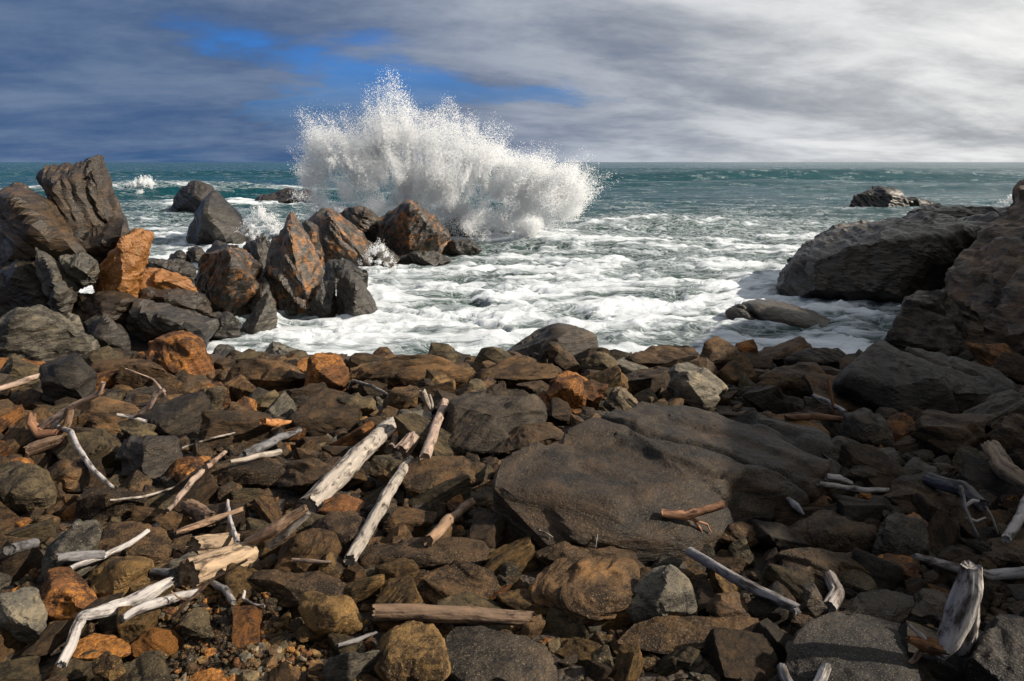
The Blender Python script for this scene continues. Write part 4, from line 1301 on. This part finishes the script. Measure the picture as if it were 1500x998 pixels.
def tube(pts, rr, rs, sides=18, seg=None, gnarl=1.0, ragged=0.6):
    pts = np.asarray(pts, float)
    rr = np.asarray(rr, float)
    ln = np.concatenate([[0], np.cumsum(np.linalg.norm(np.diff(pts, axis=0), axis=1))])
    L = ln[-1]
    rm = rr.mean()
    n = seg or int(np.clip(L / (rm * 0.30), 14, 90))
    s = np.linspace(0, L, n)
    # smooth the bends a little
    c = np.stack([np.interp(s, ln, pts[:, k]) for k in range(3)], 1)
    for _ in range(2 if len(pts) > 2 else 0):
        c[1:-1] = (c[:-2] + 2 * c[1:-1] + c[2:]) / 4
    off = rs.uniform(0, 80, 3)
    wob = np.stack([fbm(np.stack([s / (rm * 9) + off[k], 0 * s, 0 * s + off[k]], 1), 2) for k in range(3)], 1)
    c = c + wob * rm * 0.55 * gnarl
    R = np.interp(s, ln, rr)
    tg = np.gradient(c, axis=0)
    tg /= np.linalg.norm(tg, axis=1)[:, None]
    up = np.array((0, 0, 1.0)) if abs(tg[:, 2]).max() < .93 else np.array((0, 1.0, 0.2))
    a = np.cross(tg, up)
    a /= np.linalg.norm(a, axis=1)[:, None]
    b = np.cross(a, tg)
    th = np.linspace(0, 2 * np.pi, sides, endpoint=False)
    C, S = np.cos(th), np.sin(th)
    S_, TH = np.meshgrid(s, th, indexing='ij')
    q = np.stack([S_.ravel() / (rm * 7), np.cos(TH).ravel() * 1.9, np.sin(TH).ravel() * 1.9], 1) + off
    q2 = np.stack([S_.ravel() / (rm * 16), np.cos(TH).ravel() * 5, np.sin(TH).ravel() * 5], 1) + off
    q3 = np.stack([S_.ravel() / (rm * 2.2), np.cos(TH).ravel() * 1.2, np.sin(TH).ravel() * 1.2], 1) + off + 9
    k = 1 + gnarl * (0.24 * fbm(q, 3) + 0.16 * fbm(q2, 3, .6) + 0.20 * np.maximum(fbm(q3, 2) - .12, 0))
    split = ridged(np.stack([S_.ravel() / (rm * 22), np.cos(TH).ravel() * 2.4, np.sin(TH).ravel() * 2.4], 1) + off + 50, 2)
    k = k - 0.24 * gnarl ** .5 * sstep(split, .66, .95)
    k = k.reshape(n, sides) * R[:, None]
    V = c[:, None] + a[:, None] * (C * k)[..., None] + b[:, None] * (S * k)[..., None]
    # ragged broken ends
    for e, sg in ((0, -1), (n - 1, 1)):
        sp = fbm(np.stack([C * 2.3, S * 2.3, 0 * C + e + off[0]], 1), 3)
        V[e] += tg[e] * (sg * sp * R[e] * ragged * 2)[:, None]
    G = np.stack([S_ / 6.0, np.cos(TH) * R[:, None], np.sin(TH) * R[:, None]], 2)
    V = V.reshape(-1, 3)
    G = G.reshape(-1, 3)
    i = np.arange((n - 1) * sides)
    j = (i // sides) * sides + (i + 1) % sides
    F = [np.stack([i, j, j + sides], 1), np.stack([i, j + sides, i + sides], 1)]
    # hollowed end faces
    for e, sg in ((0, -1), (n - 1, 1)):
        rim = e * sides + np.arange(sides)
        base = len(V)
        inner = c[e] + (V[rim] - c[e]) * 0.62 - tg[e] * sg * R[e] * 0.18
        V = np.vstack([V, inner, (c[e] - tg[e] * sg * R[e] * 0.45)[None]])
        G = np.vstack([G, G[rim] * 0.6 + .3, [[.5, .3, .3]]])
        ii = np.arange(sides)
        nx = (ii + 1) % sides
        A = np.stack([rim, base + ii, base + nx], 1)
        Bq = np.stack([rim, base + nx, rim[nx]], 1)
        Cq = np.stack([base + ii, np.full(sides, base + sides), base + nx], 1)
        ff = np.vstack([A, Bq, Cq])
        F.append(ff if sg > 0 else ff[:, ::-1])
    return V, np.vstack(F), G


WSEED = [40]


def wood_piece(name, path, rad_px, colour, parent=None, lift=.55, gnarl=1.0, sides=None, k=1.0, ref=None, ragged=0.6):
    """path: photo points; the wood lies on the stones found under its ends, straight in between"""
    WSEED[0] += 1
    rs = np.random.RandomState(WSEED[0])
    rad_px = np.array(rad_px if hasattr(rad_px, '__len__') else [rad_px] * len(path), float)
    if len(rad_px) != len(path):
        rad_px = np.interp(np.linspace(0, 1, len(path)), np.linspace(0, 1, len(rad_px)), rad_px)
    # sample what lies behind the whole path, then lay a straight line of depth on it
    ts = np.linspace(0, 1, 15)
    tt = np.linspace(0, 1, len(path))
    us = np.interp(ts, tt, [p[0] for p in path])
    vs = np.interp(ts, tt, [p[1] for p in path])
    if ref is None:
        dep = np.array([touch(a, b, 0) for a, b in zip(us, vs)])
    else:
        dep = np.full(15, ref)
    inv = 1 / dep
    A = np.stack([np.ones(15), ts], 1)
    co, *_ = np.linalg.lstsq(A, inv, rcond=None)
    res = inv - A @ co
    sh = np.quantile(res, 0.86)
    invp = co[0] + co[1] * tt + sh
    pts, rr = [], []
    for (u, v), q, rp in zip(path, invp, rad_px):
        y = 1 / q
        r = rp * y / FPX
        pts.append(at_y(u, v, y - r * lift))
        rr.append(r)
    V, F, G = tube(pts, rr, rs, sides=sides or (40 if rad_px.max() > 9 else 14), gnarl=gnarl, ragged=ragged)
    org = V.mean(0)
    org[2] = V[:, 2].min()
    me = raw_mesh(name, V - org, F)
    at = me.attributes.new('grain', 'FLOAT_VECTOR', 'POINT')
    at.data.foreach_set('vector', G.astype(np.float32).ravel())
    o = link(name, me, M_WOOD, tuple(org if parent is None else org - np.array(parent.location)), parent)
    c = WOOD[colour]
    o.color = (c[0] * k, c[1] * k, c[2] * k, 1)
    return o, pts


def wood(label, path, rad_px, colour, cat='driftwood', name='driftwood', **kw):
    o, _ = wood_piece(name, path, rad_px, colour, **kw)
    o['label'] = label
    o['category'] = cat
    return o


def tree_of(label, pieces, name='driftwood', cat='driftwood', ref=None):
    """a piece of driftwood made of several limbs"""
    u = sum(p[0] for p in pieces[0][1]) / len(pieces[0][1])
    v = max(p[1] for p in pieces[0][1])
    if ref is None:
        ref = min(touch(a, b, 0) for a, b in pieces[0][1])
    e = link(name, None, None, tuple(at_y(u, v, ref)), label=label, category=cat)
    bpy.context.view_layer.update()
    for nm, path, rp, colr, kw in pieces:
        wood_piece(nm, path, rp, colr, parent=e, ref=kw.pop('ref', ref), **kw)
    return e


wood('thick pale grey log lying across the brown boulders', [(450, 742), (500, 694), (540, 652), (574, 622)], [16.5, 16.5, 14, 11.5], 'pale', cat='log', name='driftwood_log', gnarl=.6)
wood('long pale log with a splintered foot beside the flat slab', [(512, 822), (548, 760), (572, 716), (600, 676)], [10.5, 10.5, 9.5, 8], 'pale', cat='log', name='driftwood_log', gnarl=.7, k=.9)
wood('slim straight log propped against the mossy dark block', [(622, 672), (636, 632), (652, 588)], [9, 8, 6], 'pink', cat='log', name='driftwood_log', gnarl=.5)
wood('short hollow log end between the pale logs', [(586, 664), (604, 642)], [14, 11], 'pink', cat='log', name='driftwood_log', gnarl=.6, k=.75)
wood('stubby grey log end beside the hollow log', [(570, 660), (580, 642)], [8, 6], 'pink', cat='log', name='driftwood_log', k=.7)
wood('thin white splinter behind the thick pale log', [(556, 650), (570, 636), (582, 628)], [4, 4, 2], 'pale')
tree_of('small hooked stick above the slim straight log', [('stem', [(618, 572), (624, 586), (632, 600)], [5, 5, 3], 'pale', {}), ('branch', [(632, 600), (624, 618), (606, 640)], [2.2, 2, 1.6], 'tan', {'k': .7}), ('branch', [(634, 600), (632, 588), (629, 578)], [3, 2.6, 2], 'pale', {'k': .8})])
wood('brown log half hidden in the hollow left of the great slab', [(628, 792), (660, 762), (690, 736)], [9, 9, 7], 'brown', cat='log', name='driftwood_log', k=1.5)
wood('short thick cracked tan log chunk', [(274, 840), (320, 826), (366, 810)], [24, 23, 22], 'tan', cat='log', name='driftwood_log', gnarl=.8, ragged=.2)
wood('weathered brown log chunk behind the cracked tan chunk', [(282, 800), (312, 796), (342, 790)], [15, 15, 14], 'tan', cat='log', name='driftwood_log', k=.75, ragged=.3)
wood('short dark barked stub above the weathered log chunk', [(276, 742), (294, 754), (308, 762)], [12, 12, 11], 'brown', cat='log', name='driftwood_log', k=1.2)
wood('crooked white weathered branch bent like a leg', [(250, 853), (206, 876), (160, 894), (122, 902), (108, 922), (100, 950), (88, 974)], [8, 13, 11, 8, 9, 9, 8], 'white', gnarl=1.2, k=.95)
wood('forked grey branch behind the crooked white branch', [(178, 908), (214, 887), (250, 878), (288, 868)], [6, 8, 8, 6], 'silver', gnarl=1.2)
tree_of('thin brown twig running up to the cracked tan chunk', [('stem', [(254, 904), (276, 880), (310, 850), (362, 820)], [3, 3, 2.5, 2], 'brown', {'k': 1.5}), ('branch', [(276, 880), (262, 876), (250, 866)], [2, 1.6, 1.2], 'brown', {'k': 1.5})])
wood('slender white stick lying over the golden boulder', [(103, 833), (150, 815), (190, 796), (217, 778)], [4.5, 5, 4.5, 3.5], 'white')
wood('smooth blue grey log under the slender white stick', [(84, 818), (118, 815), (152, 813)], [8, 9, 7], 'blue', cat='log', name='driftwood_log', gnarl=.4, k=.7)
wood('blue grey stub left of the tilted grey brown slab', [(14, 806), (34, 800), (50, 796)], [9, 9, 8], 'blue', cat='log', name='driftwood_log', gnarl=.4, k=.6)
wood('dark round log end right of the golden grained boulder', [(224, 838), (252, 840)], [7, 7], 'blue', cat='log', name='driftwood_log', gnarl=.4, k=.6)
wood('bent grey branch below the cracked tan chunk', [(310, 852), (330, 864), (343, 884)], [5, 6, 5], 'silver', k=.8)
wood('small curled white twig on the gravel', [(358, 867), (356, 877), (370, 886), (388, 888)], [2.6, 2.8, 2.8, 2], 'white')
wood('dark wet brown log lying level behind the pale golden boulder', [(548, 897), (620, 898), (700, 902), (778, 906)], [13, 14, 13, 12], 'brown', cat='log', name='driftwood_log', gnarl=.5, k=.9)
wood('purple grey stick slanting down through the right rubble', [(1010, 808), (1080, 850), (1168, 892)], [8, 9, 9], 'blue', gnarl=.4, k=.95)
wood('short curved grey stub beside the dark wedge stone', [(1216, 846), (1228, 868), (1214, 892)], [10, 12, 11], 'silver', cat='log', name='driftwood_log', k=.8)
wood('long grey curved branch behind the splintered stump', [(1338, 814), (1400, 832), (1450, 844), (1530, 836)], [5, 8, 9, 9], 'silver', gnarl=.5, k=.75)
tree_of('big silver splintered stump standing among dark rocks', [
    ('trunk', [(1424, 830), (1420, 862), (1406, 902), (1388, 940), (1376, 962)], [15, 20, 22, 18, 9], 'white', {'gnarl': .55, 'ragged': .25}),
    ('splinter', [(1426, 868), (1422, 910), (1412, 948), (1409, 984)], [11, 14, 10, 3], 'white', {'k': .85, 'ragged': .5, 'gnarl': .8}),
    ('splinter', [(1424, 900), (1422, 940), (1420, 990)], [9, 8, 2], 'white', {'k': .75, 'ragged': .5, 'gnarl': .8}),
    ('root', [(1382, 946), (1356, 944), (1334, 938)], [13, 12, 5], 'rust', {'gnarl': 2.0, 'k': .5}),
    ('root', [(1364, 946), (1344, 926), (1330, 914)], [5, 4, 2], 'white', {'k': .8}),
    ('root', [(1368, 952), (1384, 978), (1400, 1004)], [6, 7, 3], 'silver', {'k': .7, 'gnarl': 1.6}),
    ('root', [(1352, 950), (1340, 966), (1322, 976)], [5, 4, 2], 'brown', {'gnarl': 1.8})], name='driftwood_stump', cat='stump')
wood('grey log end leaning at the right edge of the rubble', [(1452, 656), (1474, 688), (1520, 724)], [13, 15, 16], 'tan', cat='log', name='driftwood_log', k=.6)
wood('bleached branch tip rising from the right rubble', [(1474, 792), (1490, 766), (1508, 730)], [7, 8, 9], 'silver', k=.9)
wood('flat pale board lying below the broad dark boulder', [(1198, 708), (1250, 716), (1302, 719)], [4, 4.5, 3.5], 'silver', k=.8)
wood('grey splinter above the flat pale board', [(1210, 698), (1230, 700), (1248, 708)], [5, 5, 3], 'silver', k=.9)
tree_of('twisted red root at the front of the great slab', [('stem', [(968, 752), (1002, 757), (1034, 746), (1062, 738)], [6, 8, 7, 6], 'red', {}), ('branch', [(985, 750), (1018, 762), (1034, 790)], [3, 3, 1.6], 'red', {'k': 1.3}), ('branch', [(1022, 764), (1036, 768), (1042, 780)], [2, 1.6, 1], 'red', {'k': 1.2})])
wood('bent smooth white branch beside the black speckled boulder', [(78, 624), (104, 632), (112, 652), (134, 686), (166, 716)], [3.6, 4.2, 4.2, 4.2, 3.4], 'white', gnarl=.3)
tree_of('forked white and brown branch curling below the blackish block', [('stem', [(152, 560), (145, 577), (118, 589), (94, 602), (60, 626)], [3.5, 3.5, 4, 5, 5], 'pink', {}), ('branch', [(96, 602), (84, 618), (70, 634)], [4, 4, 3], 'silver', {}), ('branch', [(104, 598), (98, 622), (84, 640)], [5, 6, 6], 'brown', {'k': 1.5})])
wood('pale stick resting against the blackish tilted block', [(-10, 572), (30, 560), (66, 547)], [4, 5, 3.5], 'pink')
wood('red brown root stump near the forked branch', [(48, 606), (45, 622), (56, 636), (86, 636)], [5, 7, 8, 6], 'red', k=.8)
wood('cut log end below the red brown root stump', [(42, 662), (70, 650), (96, 644)], [10, 10, 8], 'brown', cat='log', name='driftwood_log', k=1.2)
tree_of('crooked pale branch on the smooth rounded boulder side', [('stem', [(240, 572), (226, 580), (218, 598), (196, 610)], [4, 5, 4.5, 3], 'pink', {}), ('branch', [(242, 580), (226, 556), (184, 540)], [2.4, 1.8, 1], 'pink', {}), ('branch', [(214, 618), (196, 612), (172, 608)], [3, 3, 2.4], 'white', {})])
wood('pinkish stick crossing the orange brown rounded stone', [(246, 748), (282, 704), (306, 682), (330, 662)], [4, 5, 4, 3], 'pink', k=.9)
wood('dark grey branch with a frayed tip in the left rubble', [(358, 668), (400, 646), (440, 630)], [7, 7, 4], 'blue', k=.6, gnarl=1.4)
wood('pale broken stick on the long flat dark rock', [(338, 677), (376, 669), (411, 663)], [3, 4.5, 5], 'pale')
wood('straight thin stick above the black speckled boulder', [(268, 656), (310, 642), (345, 634)], [1.6, 1.8, 1.4], 'pale')
wood('thin white twig over the long brown boulder', [(160, 733), (210, 728), (256, 714)], [1.6, 2, 1.6], 'pale')
wood('brown stick pointing at the thick pale log', [(258, 780), (300, 766), (356, 746)], [5, 6, 4], 'brown', k=1.6)
wood('grey upright stick behind the cracked tan chunk', [(333, 734), (338, 766), (348, 796)], [2.6, 3.6, 4.5], 'silver')
tree_of('split bleached planks under the foot of the thick pale log', [('plank', [(364, 794), (404, 774), (448, 744)], [6, 10, 6], 'brown', {'k': 1.8, 'gnarl': 1.5}), ('plank', [(394, 800), (420, 782), (452, 752)], [5, 6, 5], 'pale', {}), ('plank', [(360, 792), (386, 780), (412, 776)], [3, 4, 3], 'pink', {})])
wood('bright rust orange wood scrap in the left rubble', [(386, 618), (404, 620), (426, 618)], [6, 7, 2], 'rust')
tree_of('brown stick propped upright below the overhanging block', [('stem', [(1213, 556), (1218, 582), (1223, 606)], [2.6, 2.6, 2.2], 'red', {'k': .9})])
wood('broken grey stick under the overhanging block', [(1192, 580), (1216, 590), (1238, 604)], [3, 3.6, 3.6], 'silver', k=.7)
wood('blue grey wood chip beside the round backed boulder', [(1154, 730), (1166, 742), (1178, 754)], [3, 6.5, 2], 'blue')
tree_of('tangle of thin white twigs in the right rubble', [('stem', [(1408, 712), (1412, 738), (1420, 760), (1436, 792)], [3, 3.4, 2.6, 1.6], 'white', {'k': .8}), ('branch', [(1412, 742), (1424, 734), (1434, 734)], [3, 3, 2], 'white', {'k': .8}), ('branch', [(1414, 758), (1430, 764), (1444, 758)], [2, 2, 1.4], 'white', {'k': .8}), ('branch', [(1444, 742), (1454, 760), (1462, 782)], [2, 2, 1.4], 'white', {'k': .7})])
wood('grey stub poking up in front of the massive black block', [(1194, 1010), (1206, 990), (1213, 976)], [10, 9, 7], 'silver', cat='log', name='driftwood_log')
wood('split grey stub at the left corner of the massive black block', [(1160, 1012), (1152, 992), (1146, 978)], [10, 9, 8], 'blue', cat='log', name='driftwood_log', k=.9)
wood('small knobbly stick in front of the dark flat rock', [(428, 820), (456, 822), (486, 824)], [2.6, 3.4, 2.4], 'pink', k=.6)
wood('dark curved root below the long flat boulder', [(516, 558), (546, 566), (574, 582)], [2.6, 2.6, 2], 'pale', k=.7)
wood('dark blue wood sliver left of the brown log', [(494, 946), (522, 938), (552, 926)], [3, 4.5, 2], 'blue', k=.5)
wood('thin upright twig in front of the great slab', [(872, 802), (874, 790), (875, 782)], [1.2, 1.2, 1], 'pale')
wood('fine white twig lying on the great slab front', [(790, 777), (800, 781), (810, 787)], [1.2, 1.2, 1], 'pale')
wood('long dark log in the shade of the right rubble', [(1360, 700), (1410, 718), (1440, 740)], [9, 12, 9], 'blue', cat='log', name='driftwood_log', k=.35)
wood('brown log lying under the overhanging brown block', [(1150, 612), (1190, 610), (1234, 614)], [5, 6, 5], 'red', cat='log', name='driftwood_log', k=.5)
